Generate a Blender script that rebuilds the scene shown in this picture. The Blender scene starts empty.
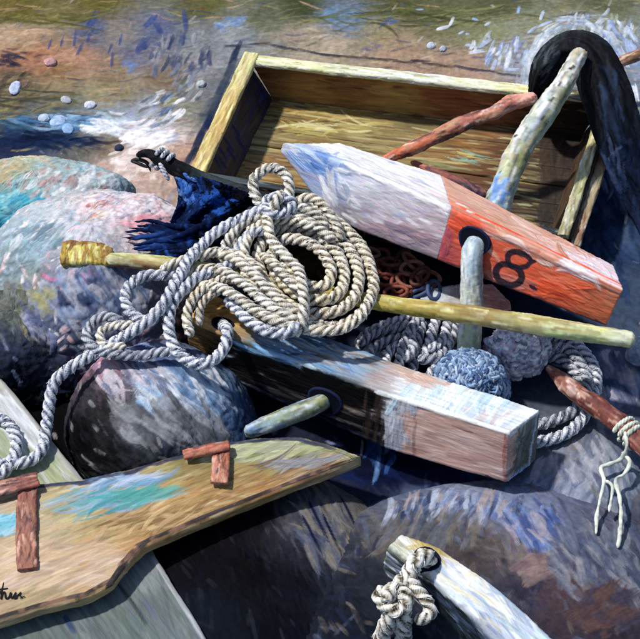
import bpy, math, random
import numpy as np
from mathutils import Vector
R0 = np.random.RandomState(7)
C = bpy.context.scene.collection

# ------------------------------------------------------------------ camera model (metres)
PITCH = math.radians(48); DIST = 4.0; TAN = 0.2
CP, SP = math.cos(PITCH), math.sin(PITCH)
CAM = np.array([0, -DIST*CP, DIST*SP]); FW = np.array([0, CP, -SP]); UP = np.array([0, SP, CP]); RT = np.array([1., 0, 0])
def ray(px, py): return FW + RT*((px-320)/320*TAN) + UP*(-(py-319.5)/320*TAN)
def W(px, py, z=0.0):
    d = ray(px, py); return CAM + d*((z-CAM[2])/d[2])
def proj(V):
    r = V-CAM; f = r@FW
    return 320+(r@RT)/f/TAN*320, 319.5-(r@UP)/f/TAN*320
def Wl(pts): return np.array([W(*p) for p in pts])

# ------------------------------------------------------------------ small maths
def lin(c):
    if isinstance(c, str):
        c = [int(c[i:i+2], 16) for i in (0, 2, 4)]
    c = np.array(c, float)/255
    return np.where(c <= .04045, c/12.92, ((c+.055)/1.055)**2.4)
def _h(ix, iy, iz, s):
    n = (ix*374761393 + iy*668265263 + iz*1274126177 + s*974711) & 0xffffffff
    n = ((n ^ (n >> 13))*1274126177) & 0xffffffff
    return ((n ^ (n >> 16)) & 0xffff)/65535.0
def noise(P, f, s=0):
    Q = np.atleast_2d(P)*f+100.0
    i = np.floor(Q).astype(np.int64); t = Q-i; t = t*t*(3-2*t)
    x, y, z = i.T; a, b, c = t.T; r = 0
    for dx in (0, 1):
        for dy in (0, 1):
            for dz in (0, 1):
                r = r + _h(x+dx, y+dy, z+dz, s)*(a if dx else 1-a)*(b if dy else 1-b)*(c if dz else 1-c)
    return r*2-1
def fbm(P, f, s=0, o=4):
    r = 0; a = 1; t = 0
    for k in range(o):
        r = r + a*noise(P, f*2**k, s+k*17); t += a; a *= .5
    return r/t
def norm(v): return v/(np.linalg.norm(v, axis=-1, keepdims=True)+1e-12)
def spline(pts, step):
    P = np.array(pts, float); n = len(P)
    if n == 2:
        m = max(2, int(np.linalg.norm(P[1]-P[0])/step)); t = np.linspace(0, 1, m)[:, None]; return P[0]*(1-t)+P[1]*t
    E = np.vstack([2*P[0]-P[1], P, 2*P[-1]-P[-2]]); out = []
    for i in range(n-1):
        a, b, c, d = E[i:i+4]; t = np.linspace(0, 1, 24, endpoint=False)[:, None]
        out.append(.5*((2*b)+(-a+c)*t+(2*a-5*b+4*c-d)*t*t+(-a+3*b-3*c+d)*t**3))
    out.append(P[-1:]); Q = np.vstack(out)
    L = np.r_[0, np.cumsum(np.linalg.norm(np.diff(Q[:, :3], axis=0), axis=1))]
    m = max(3, int(L[-1]/step)); s = np.linspace(0, L[-1], m)
    return np.stack([np.interp(s, L, Q[:, k]) for k in range(Q.shape[1])], 1)

# ------------------------------------------------------------------ meshes
class MB:
    def __init__(s): s.V = []; s.F = []; s.C = []; s.n = 0
    def add(s, V, F, col=None, orient=True):
        V = np.asarray(V, float); F = np.asarray(F, np.int64)
        s.V.append(V); s.F.append(F+s.n); s.n += len(V)
        if col is None: col = np.ones(3)*.5
        if len(F) and orient:                      # make every closed piece face outwards
            Q = V-V.mean(0); q = Q[F]; nn = np.cross(q[:, 2]-q[:, 0], q[:, 3]-q[:, 1]); 
            if (q.mean(1)*nn).sum() < 0: s.F[-1] = s.F[-1][:, ::-1]
        s.C.append(np.broadcast_to(col, (len(V), 3)).copy())
    def grid(s, G, closed=True, caps=True, col=None, capn=6, orient=True):
        """G (S,M,3): rings of M points. closed round the ring; caps by shrinking rings"""
        if caps:
            def cap(r):
                c = r.mean(0); out = []
                for k in range(capn, 0, -1):
                    t = (k/ (capn+.0))*.985 if k < capn else .985
                    out.append(c+(r-c)*t)
                out.append(c+(r-c)*.01); return out
            G = np.array(cap(G[0])[::-1]+list(G)+cap(G[-1]))
            if col is not None and np.ndim(col) == 3:
                k = capn+1
                col = np.concatenate([np.repeat(col[:1], k, 0), col, np.repeat(col[-1:], k, 0)])
        S, M = G.shape[:2]
        i = np.arange(S-1)[:, None]; j = np.arange(M if closed else M-1)[None]; j2 = (j+1) % M
        F = np.stack([i*M+j, i*M+j2, (i+1)*M+j2, (i+1)*M+j], -1).reshape(-1, 4)
        if col is not None and np.ndim(col) == 3: col = col.reshape(-1, 3)
        s.add(G.reshape(-1, 3), F, col, orient)
    def build(s, name, m, parent=None, paint=None, smooth=True):
        V = np.vstack(s.V); F = np.vstack(s.F); col = np.vstack(s.C)
        o = mesh(name, V, F, m, parent, smooth)
        if paint:
            N = normals(o.data); P = Painter(V, N, col)
            q = V[F]; fa = np.linalg.norm(np.cross(q[:, 2]-q[:, 0], q[:, 3]-q[:, 1]), axis=1); P.area = np.bincount(F.ravel(), np.repeat(fa, 4), len(V)); paint(P); V = P.V+P.N*P.disp[:, None]; col = P.col
            o.data.vertices.foreach_set('co', V.astype(np.float32).ravel()); o.data.update()
        setcol(o.data, col)
        if parent is None:
            c = V.mean(0); c[2] = V[:, 2].min(); c = np.round(c, 4)
            o.data.vertices.foreach_set('co', (V-c).astype(np.float32).ravel()); o.data.update(); o.location = c
        return o
def mesh(name, V, F, m, parent, smooth):
    me = bpy.data.meshes.new(name)
    me.vertices.add(len(V)); me.vertices.foreach_set('co', V.astype(np.float32).ravel())
    me.loops.add(F.size); me.loops.foreach_set('vertex_index', F.astype(np.int32).ravel())
    me.polygons.add(len(F)); me.polygons.foreach_set('loop_start', np.arange(0, F.size, 4, dtype=np.int32))
    me.update(calc_edges=True)
    me.polygons.foreach_set('use_smooth', np.full(len(F), smooth))
    me.materials.append(m); o = bpy.data.objects.new(name, me); C.objects.link(o)
    if parent is not None:
        o.parent = parent; o.matrix_parent_inverse = parent.matrix_basis.inverted()
    return o
def normals(me):
    n = np.zeros(len(me.vertices)*3, np.float32); me.vertex_normals.foreach_get('vector', n); return n.reshape(-1, 3).astype(float)
def setcol(me, col):
    a = me.color_attributes.new('Col', 'FLOAT_COLOR', 'POINT')
    a.data.foreach_set('color', np.c_[np.clip(col, 0, 1), np.ones(len(col))].astype(np.float32).ravel())
def tag(o, label, cat=None, group=None, kind=None):
    if label: o['label'] = label
    if cat: o['category'] = cat
    if group: o['group'] = group
    if kind: o['kind'] = kind
    return o
def thing(name, loc, label, cat, group=None):
    o = bpy.data.objects.new(name, None); C.objects.link(o); o.location = tuple(loc); o.empty_display_size = .05
    return tag(o, label, cat, group)

# ------------------------------------------------------------------ paint: short thick brush strokes laid on any surface
class Painter:
    def __init__(s, V, N, col):
        s.V = V; s.N = N; s.col = col; s.disp = np.zeros(len(V)); s.cs = .035
        s.px, s.py = proj(V); s.face = (norm(CAM-V)*N).sum(1)
        k = np.floor(V/s.cs).astype(np.int64); s.key = (k[:, 0]+5000)*100000000+(k[:, 1]+5000)*10000+(k[:, 2]+5000)
        o = np.argsort(s.key, kind='stable'); ks = s.key[o]; u, st = np.unique(ks, return_index=True)
        s.cells = {int(a): o[b:c] for a, b, c in zip(u, st, np.r_[st[1:], len(o)])}
        s.C0 = np.zeros((0, 3)); s.CC = np.zeros((0, 3))
        s.vis = np.where((s.face > -.05) & (s.px > -45) & (s.px < 685) & (s.py > -45) & (s.py < 690))[0]
        if len(s.vis) == 0: s.vis = np.arange(len(V))
        s.pw = 3.4; s.area = np.ones(len(V))
    def near(s, c, r):
        a = np.floor((c-r)/s.cs).astype(int)+5000; b = np.floor((c+r)/s.cs).astype(int)+5000; out = []
        for x in range(a[0], b[0]+1):
            for y in range(a[1], b[1]+1):
                for z in range(a[2], b[2]+1):
                    q = s.cells.get(x*100000000+y*10000+z)
                    if q is not None: out.append(q)
        return np.concatenate(out) if out else np.zeros(0, int)
    def at(s, px, py):
        d = (s.px[s.vis]-px)**2+(s.py[s.vis]-py)**2
        return s.vis[np.argmin(d)]
    def control(s, lst):                          # the colour of each region, pinned to surface points
        ii = [s.at(a, b) for a, b, _ in lst]; s.C0 = np.c_[s.V[ii], s.N[ii]*.07]; s.CC = np.array([lin(c) for _, _, c in lst])
    def field(s, P, N):
        P = np.c_[P, N*.07]; pw = s.pw; out = np.empty((len(P), 3))
        for k in range(0, len(P), 60000):
            Q = P[k:k+60000]; d = ((Q[:, None]-s.C0[None])**2).sum(2)+1e-5; w = d**(-pw/2)
            out[k:k+60000] = ((w@s.CC**.45)/w.sum(1, keepdims=True))**(1/.45)
        return out
    def base(s, jit=.03, f=14):
        J = np.stack([fbm(s.V, f, 5), fbm(s.V, f, 6), fbm(s.V, f, 8)], 1)*jit
        s.col[:] = s.field(s.V+J, s.N)*(1+.18*fbm(s.V, 60, 3)[:, None])
    def stroke(s, i, d, L, w, color, alpha=.9, h=.0012, curve=0.):
        c = s.V[i]; n = s.N[i]; d = d-n*(d@n); l = np.linalg.norm(d)
        if l < 1e-6: return
        d = d/l; b = np.cross(n, d); idx = s.near(c, L*.55)
        if len(idx) == 0: return
        r = s.V[idx]-c; u = r@d/(L/2); v = r@b; v = (v+curve*(u**2)*L)/(w/2)
        v = v/np.sqrt(np.clip(1.08-.75*u*u, .06, 1))
        m = (np.abs(u) < 1.15) & (np.abs(v) < 1) & (np.abs(r@n) < max(.012, L*.4)) & (s.N[idx]@n > .25)
        idx = idx[m]; u = u[m]; v = v[m]
        if len(idx) == 0: return
        tab = R0.rand(9); br = np.interp((v+1)*4, np.arange(9), tab)
        end = np.clip((1.0+.15*(br-.5)*2-np.abs(u))*5, 0, 1); side = np.clip((1-np.abs(v))*3, 0, 1)
        dry = np.clip(1.25-np.clip(u+.2, 0, 2)*(1.1-br)*1.1, 0, 1)
        a = alpha*end*side*dry; a3 = a[:, None]
        s.col[idx] = s.col[idx]*(1-a3)+np.clip(color*(.86+.28*br[:, None]), 0, 1)*a3
        s.disp[idx] = np.minimum(s.disp[idx]*(1-.4*a)+h*a*(.45+.75*br), .006)
    def scatter(s, n, L, w, dirf, var=.22, acc=None, pacc=0., alpha=.85, h=.0012, jit=.015, rnd=.35, curve=0., sel=None):
        pool = s.vis if sel is None else s.vis[sel(s.px[s.vis], s.py[s.vis], s.V[s.vis])]
        if len(pool) == 0: return
        pr = np.cumsum(s.area[pool]); I = pool[np.minimum(np.searchsorted(pr, R0.rand(n)*pr[-1]), len(pool)-1)]
        cols = s.field(s.V[I]+R0.randn(n, 3)*jit, s.N[I]) if len(s.C0) else s.col[I].copy()
        cols = cols*np.exp(R0.randn(n, 1)*var)*(1+R0.randn(n, 3)*.06)
        if acc:
            A = np.array([lin(c) for c in acc]); q = R0.rand(n) < pacc; cols[q] = A[R0.randint(0, len(A), q.sum())]
        for k in range(n):
            i = I[k]
            d = dirf(s.V[i], s.N[i]) if callable(dirf) else np.array(dirf, float)
            d = norm(d)+R0.randn(3)*rnd
            q = np.exp(R0.randn()*.3)
            s.stroke(i, d, L*q, w*np.exp(R0.randn()*.25), np.clip(cols[k], .002, .95), alpha*(.6+.4*R0.rand()), h, curve*R0.randn())
    def imgdir(s, i, ang):
        a = math.radians(ang); c, n = s.V[i], s.N[i]
        d = RT*math.cos(a)+UP*math.sin(a); f = norm(c-CAM)     # slide d along the view ray onto the tangent plane
        t = -(d@n)/((f@n) if abs(f@n) > .15 else -.15); return d+f*t
    def dab(s, px, py, L, w, ang, color, alpha=.95, h=.002, curve=0.):
        i = s.at(px, py)
        if (s.px[i]-px)**2+(s.py[i]-py)**2 > 60: return
        d = s.imgdir(i, ang); k = min(2.2, max(1., np.linalg.norm(d)))
        s.stroke(i, d, L/400*k, w/400*1.15, lin(color) if isinstance(color, str) else color, alpha, h, curve)
    def line(s, pts, w, cols, L=16, a=.85, h=.0012, gap=7., jit=.8):
        for (x0, y0), (x1, y1) in zip(pts[:-1], pts[1:]):
            n = max(1, int(math.hypot(x1-x0, y1-y0)/gap)); g = math.degrees(math.atan2(y0-y1, x1-x0))
            for k in range(n+1):
                t = k/n; s.dab(x0+(x1-x0)*t+R0.randn()*jit, y0+(y1-y0)*t+R0.randn()*jit, L*(.7+.6*R0.rand()), w*(.7+.6*R0.rand()), g+R0.randn()*3, cols[R0.randint(len(cols))], a*(.7+.3*R0.rand()), h)
    def mark(s, pts, r, color):
        Q = spline(pts, .001); rr = np.interp(np.linspace(0, 1, len(Q)), np.linspace(0, 1, len(r)), r); ii = s.near(Q.mean(0), .09)
        D = s.V[ii][:, None]-Q[None]; D = np.linalg.norm(D-(D@fn)[..., None]*fn, axis=2); d = (D/rr[None]).min(1)+.16*fbm(s.V[ii], 160, 4)
        a = np.clip((1.12-d)*5, 0, 1)*(.96+.04*noise(s.V[ii], 400, 2)); a[s.N[ii]@fn < .5] = 0
        s.col[ii] = s.col[ii]*(1-a[:, None])+color*a[:, None]
    def fill(s, q, n, L, w, ang, pal, alpha=.9, h=.0013, sa=5):
        q = np.array(q, float)
        for _ in range(n):
            u, v = R0.rand(2); p = (q[0]*(1-u)+q[1]*u)*(1-v)+(q[3]*(1-u)+q[2]*u)*v
            s.dab(p[0], p[1], L*(.7+.6*R0.rand()), w*(.7+.6*R0.rand()), ang+R0.randn()*sa, pal[R0.randint(len(pal))], alpha, h)
    def dabs(s, cx, cy, rx, ry, n, L, w, ang, pal, alpha=.9, h=.002, sa=10):
        for _ in range(n):
            a = R0.rand()*6.283; r = R0.rand()**.6
            s.dab(cx+rx*r*math.cos(a), cy+ry*r*math.sin(a), L*np.exp(R0.randn()*.3), w*np.exp(R0.randn()*.2),
                  ang+R0.randn()*sa, pal[R0.randint(len(pal))], alpha*(.6+.4*R0.rand()), h, R0.randn()*.1)

# ------------------------------------------------------------------ materials (procedural, tinted by the painted colour)
def mat(name, rough=.55, spec=.35, grain=None, fine=420, bump=.25, gdist=.0012, mottle=.18, coat=0.):
    m = bpy.data.materials.new(name); m.use_nodes = True; nt = m.node_tree; N, L = nt.nodes, nt.links
    b = N['Principled BSDF']; b.inputs['Specular IOR Level'].default_value = spec
    if coat: b.inputs['Coat Weight'].default_value = coat; b.inputs['Coat Roughness'].default_value = .3
    at = N.new('ShaderNodeAttribute'); at.attribute_name = 'Col'
    tc = N.new('ShaderNodeTexCoord')
    mp = N.new('ShaderNodeMapping'); L.new(tc.outputs['Object'], mp.inputs['Vector'])
    if grain is not None:                                   # grain = (direction in the xy plane, tilt, stretch)
        ang, st = grain; mp.vector_type = 'TEXTURE'
        mp.inputs['Rotation'].default_value = (0, 0, ang); mp.inputs['Scale'].default_value = (st, 1, 1)
    n1 = N.new('ShaderNodeTexNoise'); n1.inputs['Scale'].default_value = 130 if grain else 70; n1.inputs['Detail'].default_value = 6
    n2 = N.new('ShaderNodeTexNoise'); n2.inputs['Scale'].default_value = fine; n2.inputs['Detail'].default_value = 3
    L.new(mp.outputs[0], n1.inputs['Vector']); L.new(mp.outputs[0] if grain else tc.outputs['Object'], n2.inputs['Vector'])
    mr = N.new('ShaderNodeMapRange'); mr.inputs[1].default_value = .3; mr.inputs[2].default_value = .7
    mr.inputs[3].default_value = 1-mottle*1.2; mr.inputs[4].default_value = 1+mottle; L.new(n1.outputs[0], mr.inputs[0])
    mx = N.new('ShaderNodeVectorMath'); mx.operation = 'SCALE'; L.new(at.outputs['Color'], mx.inputs[0]); L.new(mr.outputs[0], mx.inputs['Scale'])
    L.new(mx.outputs[0], b.inputs['Base Color'])
    rr = N.new('ShaderNodeMapRange'); rr.inputs[3].default_value = rough-.12; rr.inputs[4].default_value = rough+.15
    L.new(n1.outputs[0], rr.inputs[0]); L.new(rr.outputs[0], b.inputs['Roughness'])
    ad = N.new('ShaderNodeMath'); ad.operation = 'ADD'; L.new(n1.outputs[0], ad.inputs[0]); L.new(n2.outputs[0], ad.inputs[1])
    bp = N.new('ShaderNodeBump'); bp.inputs['Strength'].default_value = bump*2; bp.inputs['Distance'].default_value = gdist
    L.new(ad.outputs[0], bp.inputs['Height']); L.new(bp.outputs[0], b.inputs['Normal'])
    return m
def gang(a, b): d = W(*b)-W(*a); return math.atan2(d[1], d[0])
M_ground = mat('sand_stone_and_shade', .8, .03)  # its colour layer includes shade painted between and under things
M_rock = mat('painted_rock', .8, .03, bump=.3)
M_rope = mat('rope_fibre', .85, .1, fine=700, bump=.3, mottle=.22)
M_iron = mat('rusty_iron', .6, .4)
M_rubber = mat('black_rubber', .65, .08)
M_cloth = mat('blue_cloth', .85, .04)
M_bark = mat('bark', .6, .3)
M_num = mat('navy_paint', .7, .1)
M_pole = mat('yellow_wood', .6, .3, (gang((62, 252, .2), (635, 342, .2)), 12))
M_crate = mat('crate_wood', .6, .3, (gang((250, 60, .16), (612, 97, .16)), 14))
M_side = mat('crate_side_wood', .6, .3, (gang((245, 60, .16), (198, 168, .16)), 14))
M_buoy = mat('buoy_paint', .5, .35, (gang((451, 210, .35), (623, 290, .35)), 10), mottle=.12)
M_beam = mat('tarred_timber', .65, .08, (gang((188, 322, .2), (509, 432, .2)), 10))
M_plank = mat('weathered_plank', .6, .3, (gang((0, 600, .1), (320, 460, .1)), 14))
M_gboard = mat('green_grey_board', .65, .25, (gang((0, 380, .08), (82, 478, .08)), 12))
M_log = mat('bleached_timber', .6, .3, (gang((400, 540, .1), (560, 650, .1)), 12))

# ------------------------------------------------------------------ shape builders
def quad_loft(keys, res=.002, r=.006, ring_res=.0028, smooth_keys=False, warp=.0):
    """keys: list of 4-corner sections (world). A board or beam with worn round edges."""
    K = np.array(keys, float); cen = K.mean(1); t = np.r_[0, np.cumsum(np.linalg.norm(np.diff(cen, axis=0), axis=1))]
    n = max(3, int(t[-1]/res)); s = np.linspace(0, t[-1], n)
    A = np.stack([[np.interp(s, t, K[:, c, d]) for d in range(3)] for c in range(4)], 0).transpose(2, 0, 1)
    sizes = [max(np.linalg.norm(K[:, (c+1) % 4]-K[:, c], axis=1).max(), .01) for c in range(4)]
    ring = []
    for c in range(4):
        p, q, nx = A[:, c], A[:, (c+1) % 4], A[:, (c+2) % 4]
        l = np.linalg.norm(q-p, axis=1, keepdims=True)+1e-9; l2 = np.linalg.norm(nx-q, axis=1, keepdims=True)+1e-9
        rr = np.minimum(r, .45*np.minimum(l, l2)); d = (q-p)/l; d2 = (nx-q)/l2
        lp = np.linalg.norm(p-A[:, c-1], axis=1, keepdims=True)+1e-9; rp = np.minimum(r, .45*np.minimum(l, lp))
        m = max(3, int(sizes[c]/ring_res))
        for k in range(m): 
            u = (k+.5)/m; ring.append((p+d*rp)*(1-u)+(q-d*rr)*u)
        for u in (.15, .5, .85):
            ring.append((q-d*rr)*(1-u)**2+q*2*u*(1-u)+(q+d2*rr)*u*u)
    G = np.stack(ring, 1)
    # round the end edges a little
    c0 = G[0].mean(0); c1 = G[-1].mean(0)
    for k, f in enumerate((.985, .995)):
        G[k] = G[k].mean(0)+(G[k]-G[k].mean(0))*f; G[-1-k] = G[-1-k].mean(0)+(G[-1-k]-G[-1-k].mean(0))*f
    if warp:
        P = G.reshape(-1, 3); G = (P+np.stack([fbm(P, 7, 1), fbm(P, 7, 2), fbm(P, 7, 3)], 1)*warp).reshape(G.shape)
    return G
def frames(P):
    T = norm(np.gradient(P, axis=0)); n = np.cross(T[0], [0.1, .2, 1.]); n /= np.linalg.norm(n); Ns = [n]
    for k in range(1, len(P)):
        n = n-T[k]*(n@T[k]); n /= np.linalg.norm(n)+1e-9; Ns.append(n)
    Ns = np.array(Ns); return T, Ns, np.cross(T, Ns)
def tube(mb, pts, rad, m=18, step=.003, lump=0., lf=25, col=None, flat=1., seed=0, ends=.35):
    P = spline(pts, step); T, N, B = frames(P); S = len(P); s = np.linspace(0, 1, S)
    r = np.interp(s, np.linspace(0, 1, len(rad)), rad) if np.ndim(rad) else np.full(S, rad)
    k = np.minimum(np.arange(S), np.arange(S)[::-1]); r = r*np.where(k < 3, ends+(1-ends)*k/3., 1)
    a = np.arange(m)/m*2*np.pi
    D = N[:, None]*np.cos(a)[None, :, None]+B[:, None]*np.sin(a)[None, :, None]*flat
    G = P[:, None]+D*r[:, None, None]
    if lump:
        q = fbm(G.reshape(-1, 3)+seed, lf, seed).reshape(S, m, 1); G = P[:, None]+D*(r[:, None, None]*(1+lump*q))
    mb.grid(G, col=col, capn=3); return P
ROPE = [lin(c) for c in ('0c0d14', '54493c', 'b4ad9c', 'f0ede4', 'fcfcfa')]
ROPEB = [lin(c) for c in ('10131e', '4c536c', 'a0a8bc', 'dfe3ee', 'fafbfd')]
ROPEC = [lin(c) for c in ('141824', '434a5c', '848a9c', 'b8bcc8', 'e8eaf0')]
def rope(mb, pts, R, pal=ROPE, step=.0028, m=20, seed=0, pitch=5.0, fray=0., tint=None, dense=False):
    """three-strand laid rope: the strands are real grooves that spiral round"""
    P = spline(pts, step); S = len(P)
    P = P+np.stack([fbm(P, 16, seed+1), fbm(P, 16, seed+2), fbm(P, 16, seed+3)], 1)*R*.35
    T, N, B = frames(P); L = np.r_[0, np.cumsum(np.linalg.norm(np.diff(P, axis=0), axis=1))]
    a = np.arange(m)/m*2*np.pi; ph = a[None]+2*np.pi*L[:, None]/(pitch*R)
    c = np.abs(np.cos(1.5*ph)); rr = R*(.70+.36*c**.8)
    k = np.minimum(np.arange(S), np.arange(S)[::-1]); rr = rr*np.where(k < 3, .5+.5*k/3., 1)[:, None]
    fib = noise(np.stack([np.cos(ph*1)*5+L[:, None]*0, np.sin(ph)*5, np.broadcast_to(L[:, None]*26, ph.shape)], -1).reshape(-1, 3), 2.2, seed).reshape(ph.shape)
    fib2 = noise(np.stack([np.cos(ph)*9, np.sin(ph)*9, np.broadcast_to(L[:, None]*140, ph.shape)], -1).reshape(-1, 3), 1., seed+4).reshape(ph.shape)
    rr = rr*(1+.07*fib2)
    G = P[:, None]+(N[:, None]*np.cos(a)[None, :, None]+B[:, None]*np.sin(a)[None, :, None])*rr[..., None]
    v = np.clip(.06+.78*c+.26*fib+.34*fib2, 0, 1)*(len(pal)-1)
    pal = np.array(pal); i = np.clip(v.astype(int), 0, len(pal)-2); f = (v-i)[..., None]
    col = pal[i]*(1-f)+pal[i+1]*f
    slow = noise(P, 9, seed+9)[:, None, None]
    col = col*(1+.16*slow)
    warm = np.clip(noise(P, 6, seed+12)+.25, 0, 1)[:, None, None]*.8
    if tint is not None: col = col*(1-warm)+col*(np.array(tint)*1.0)*warm
    mb.grid(G, col=np.clip(col, 0, 1), capn=3)
    # loose hairs lying across the strands
    n = int(L[-1]*(430 if R > .008 else 150)); rs = np.random.RandomState(seed+99)
    if n and S > 12:
        i = rs.randint(3, S-6, n); j = rs.randint(0, m, n); sp_ = max(1, int(.0075*(R/.0138)/step)); dj = -np.sign(1)*np.maximum(1, int(round(2*np.pi*sp_*step/(pitch*R)/(2*np.pi)*m)))
        i2 = np.minimum(i+sp_, S-1); a0 = G[i, j]; a2 = G[i2, (j+dj) % m]; o0 = norm(a0-P[i]); o2 = norm(a2-P[i2])
        a1 = (a0+a2)/2+(o0+o2)/2*R*(.06+.12*rs.rand(n, 1)); a2 = a2+o2*R*(.0+.3*rs.rand(n, 1)**3); d = norm(a2-a0); b = norm(np.cross(d, o0)); wd = R*.075*(.6+.8*rs.rand(n, 1))
        rings = []
        for a_, k_ in ((a0, .5), (a1, 1.), (a2, .35)):
            rings.append(np.stack([a_+b*wd*k_, a_+o0*wd*k_, a_-b*wd*k_, a_-o0*wd*k_*.5], 1))
        Vf = np.stack(rings, 1).reshape(-1, 3); base_ = (np.arange(n)*12)[:, None, None, None]; r_ = np.arange(2)[None, :, None, None]*4; c_ = np.arange(4)[None, None, :, None]
        F = np.concatenate([base_+r_+c_, base_+r_+(c_+1) % 4, base_+r_+4+(c_+1) % 4, base_+r_+4+c_], -1).reshape(-1, 4)
        t_ = rs.rand(n); hc = np.where((t_ > .25)[:, None], pal[-1]*(.8+.2*rs.rand(n, 1)), pal[1]); mb.add(Vf, F, np.repeat(hc, 12, 0), orient=False)
    return P
def dome(cx, cy, z, rx, hh, rz, n=None, rough=.10, f=5., seed=0, full=False, rot=0, res=.0032, rw=None):
    """boulder: ellipsoid of pixel half width rx and pixel half height hh with lumps; returns ring grid"""
    c = W(cx, cy, z); sc = 400*4/ (np.dot(c-CAM, FW)); rxm = rx/sc; h = hh/sc
    ry = math.sqrt(max((h*h-(rz*CP)**2), (.3*h)**2))/SP
    M_ = int(2*np.pi*max(rxm, ry)/res); S = int(np.pi*max(rxm, ry, rz)/res*.6)
    th = np.linspace(.0006, np.pi*(.98 if full else .62), S); ph = np.arange(M_)/M_*2*np.pi
    U = np.stack([np.sin(th)[:, None]*np.cos(ph)[None], np.sin(th)[:, None]*np.sin(ph)[None], np.broadcast_to(np.cos(th)[:, None], (S, M_))], -1)
    Q = U.reshape(-1, 3)
    pw = np.sign(Q)*np.abs(Q)**1.0
    k = 1+rough*fbm(Q+seed*3.1, f*.35, seed, 5)*1.6+rough*.25*fbm(Q+seed, f*2.2, seed+5)
    X = pw*k[:, None]*np.array([rxm, ry, rz]); cr, sr = math.cos(rot), math.sin(rot)
    X = np.stack([X[:, 0]*cr-X[:, 1]*sr, X[:, 0]*sr+X[:, 1]*cr, X[:, 2]], 1)+c
    return X.reshape(S, M_, 3)
def boulder(args, name, label, cat, ctrl, paint, m=None, group=None, **kw):
    mb = MB(); G = dome(*args, **kw); mb.grid(G, caps=False)
    def pf(P): P.control(ctrl); P.base(); paint(P)
    o = mb.build(name, m or M_rock, None, pf); tag(o, label, cat, group); return o
def downhill(v, n):
    d = np.array([0, 0, -1.])-n*(-n[2]); return d if np.linalg.norm(d) > .15 else np.array([.6, -.8, 0])
def sdir(a):                                             # world direction of an image angle on level ground
    A = W(320, 320, 0); B = W(320+40*math.cos(math.radians(a)), 320-40*math.sin(math.radians(a)), 0); return norm(B-A)

# ================================================================== GROUND
GC = [(20,6,'5c5428'),(100,6,'5e582c'),(200,6,'5a5a34'),(300,6,'40462c'),(400,8,'4c4e30'),(500,8,'4e5036'),(600,6,'585a40'),(60,20,'6c6440'),(260,20,'5c604c'),(440,14,'50523a'),
(10,35,'a08f7a'),(50,32,'8c7c6a'),(90,30,'4e5878'),(120,36,'80786f'),(160,30,'5c6480'),(200,34,'787c80'),(230,35,'8d8f96'),(300,35,'94897a'),(345,20,'62789a'),(380,35,'8f8468'),(450,25,'6b6c50'),(520,25,'848672'),(600,20,'8a8e80'),
(10,60,'9c7058'),(40,58,'a8785c'),(80,62,'a8806c'),(110,75,'84725c'),(135,55,'646880'),(160,80,'80705e'),(200,60,'8a8b90'),(215,90,'6c7078'),(240,40,'7f868e'),
(330,50,'a89a86'),(400,55,'a08672'),(430,70,'9f8674'),(470,68,'a58a78'),(490,35,'7d8062'),(510,55,'8c90a0'),(60,72,'8c6c4c'),(560,40,'7c8480'),
(10,85,'5a5044'),(60,85,'8c7c5e'),(120,90,'85775a'),(165,100,'6f6e60'),(190,110,'7a7a70'),(10,105,'6d6650'),(60,103,'6a6a58'),(100,98,'8c8466'),
(20,118,'46545a'),(60,122,'4d6a86'),(100,122,'7a8fa6'),(130,118,'8f9bb0'),(150,108,'9aa0ac'),(170,135,'cdc2c0'),
(10,140,'1c2440'),(40,136,'273450'),(80,142,'5a5a58'),(110,145,'7a6a58'),(140,140,'b0a4a4'),(185,150,'b89888'),(130,165,'d0c0ba'),(150,180,'b09a90'),(180,165,'a08478'),
(240,110,'4a4440'),(400,130,'5a3a28'),(300,220,'0c0e18'),(350,240,'0e1626'),(400,300,'131a30'),(450,340,'182238'),(540,340,'1b2438'),(480,290,'141a2e'),  # navy points paint the contact shade between the objects
(640,60,'7d8aa0'),(630,100,'6a7688'),(620,150,'46587e'),(600,190,'2a3a5c'),(632,230,'2c3a52'),(600,240,'24344e'),(630,300,'3a475e'),(560,350,'1c2640'),(620,370,'626c84'),(600,400,'4c5360'),(560,450,'5e6470'),
(600,470,'6e6f74'),(520,500,'626a7c'),(470,520,'6a6c70'),(420,500,'4a5470'),(400,475,'0a1028'),(440,480,'0c1230'),(380,462,'080c20'),(470,490,'1c2444'),(340,480,'20253a'),(300,520,'45454e'),(330,560,'4b4f58'),(250,560,'1c191b'),(200,540,'261b1d'),(180,600,'202028'),  # darkest navy points paint the shadow under the beam
(280,620,'161a26'),(360,600,'222a3c'),(480,560,'59504c'),(540,550,'3b394c'),(560,600,'5c4448'),(600,580,'6e4e4a'),(620,620,'4c3e4a'),(500,600,'2a2e40'),(630,540,'3c4252'),(60,430,'08080c'),(230,470,'0a0e22'),(150,480,'08080c')]  # near-black points paint the shade of crevices and hollows
def gz(P):
    P = np.atleast_2d(P).astype(float).copy(); P[:, 2] = 0; z = .016*fbm(P, 3.2, 2)+.007*fbm(P, 14, 4)
    for px, py, r, h in [(640,170,.22,.07),(560,20,.3,.03),(590,470,.2,.05),(120,20,.35,.03),(330,30,.3,.02),(620,300,.15,.04)]:
        c = W(px, py, 0); z = z+h*np.exp(-((P[:, 0]-c[0])**2+(P[:, 1]-c[1])**2)/(r*r))
    return z-.012
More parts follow.
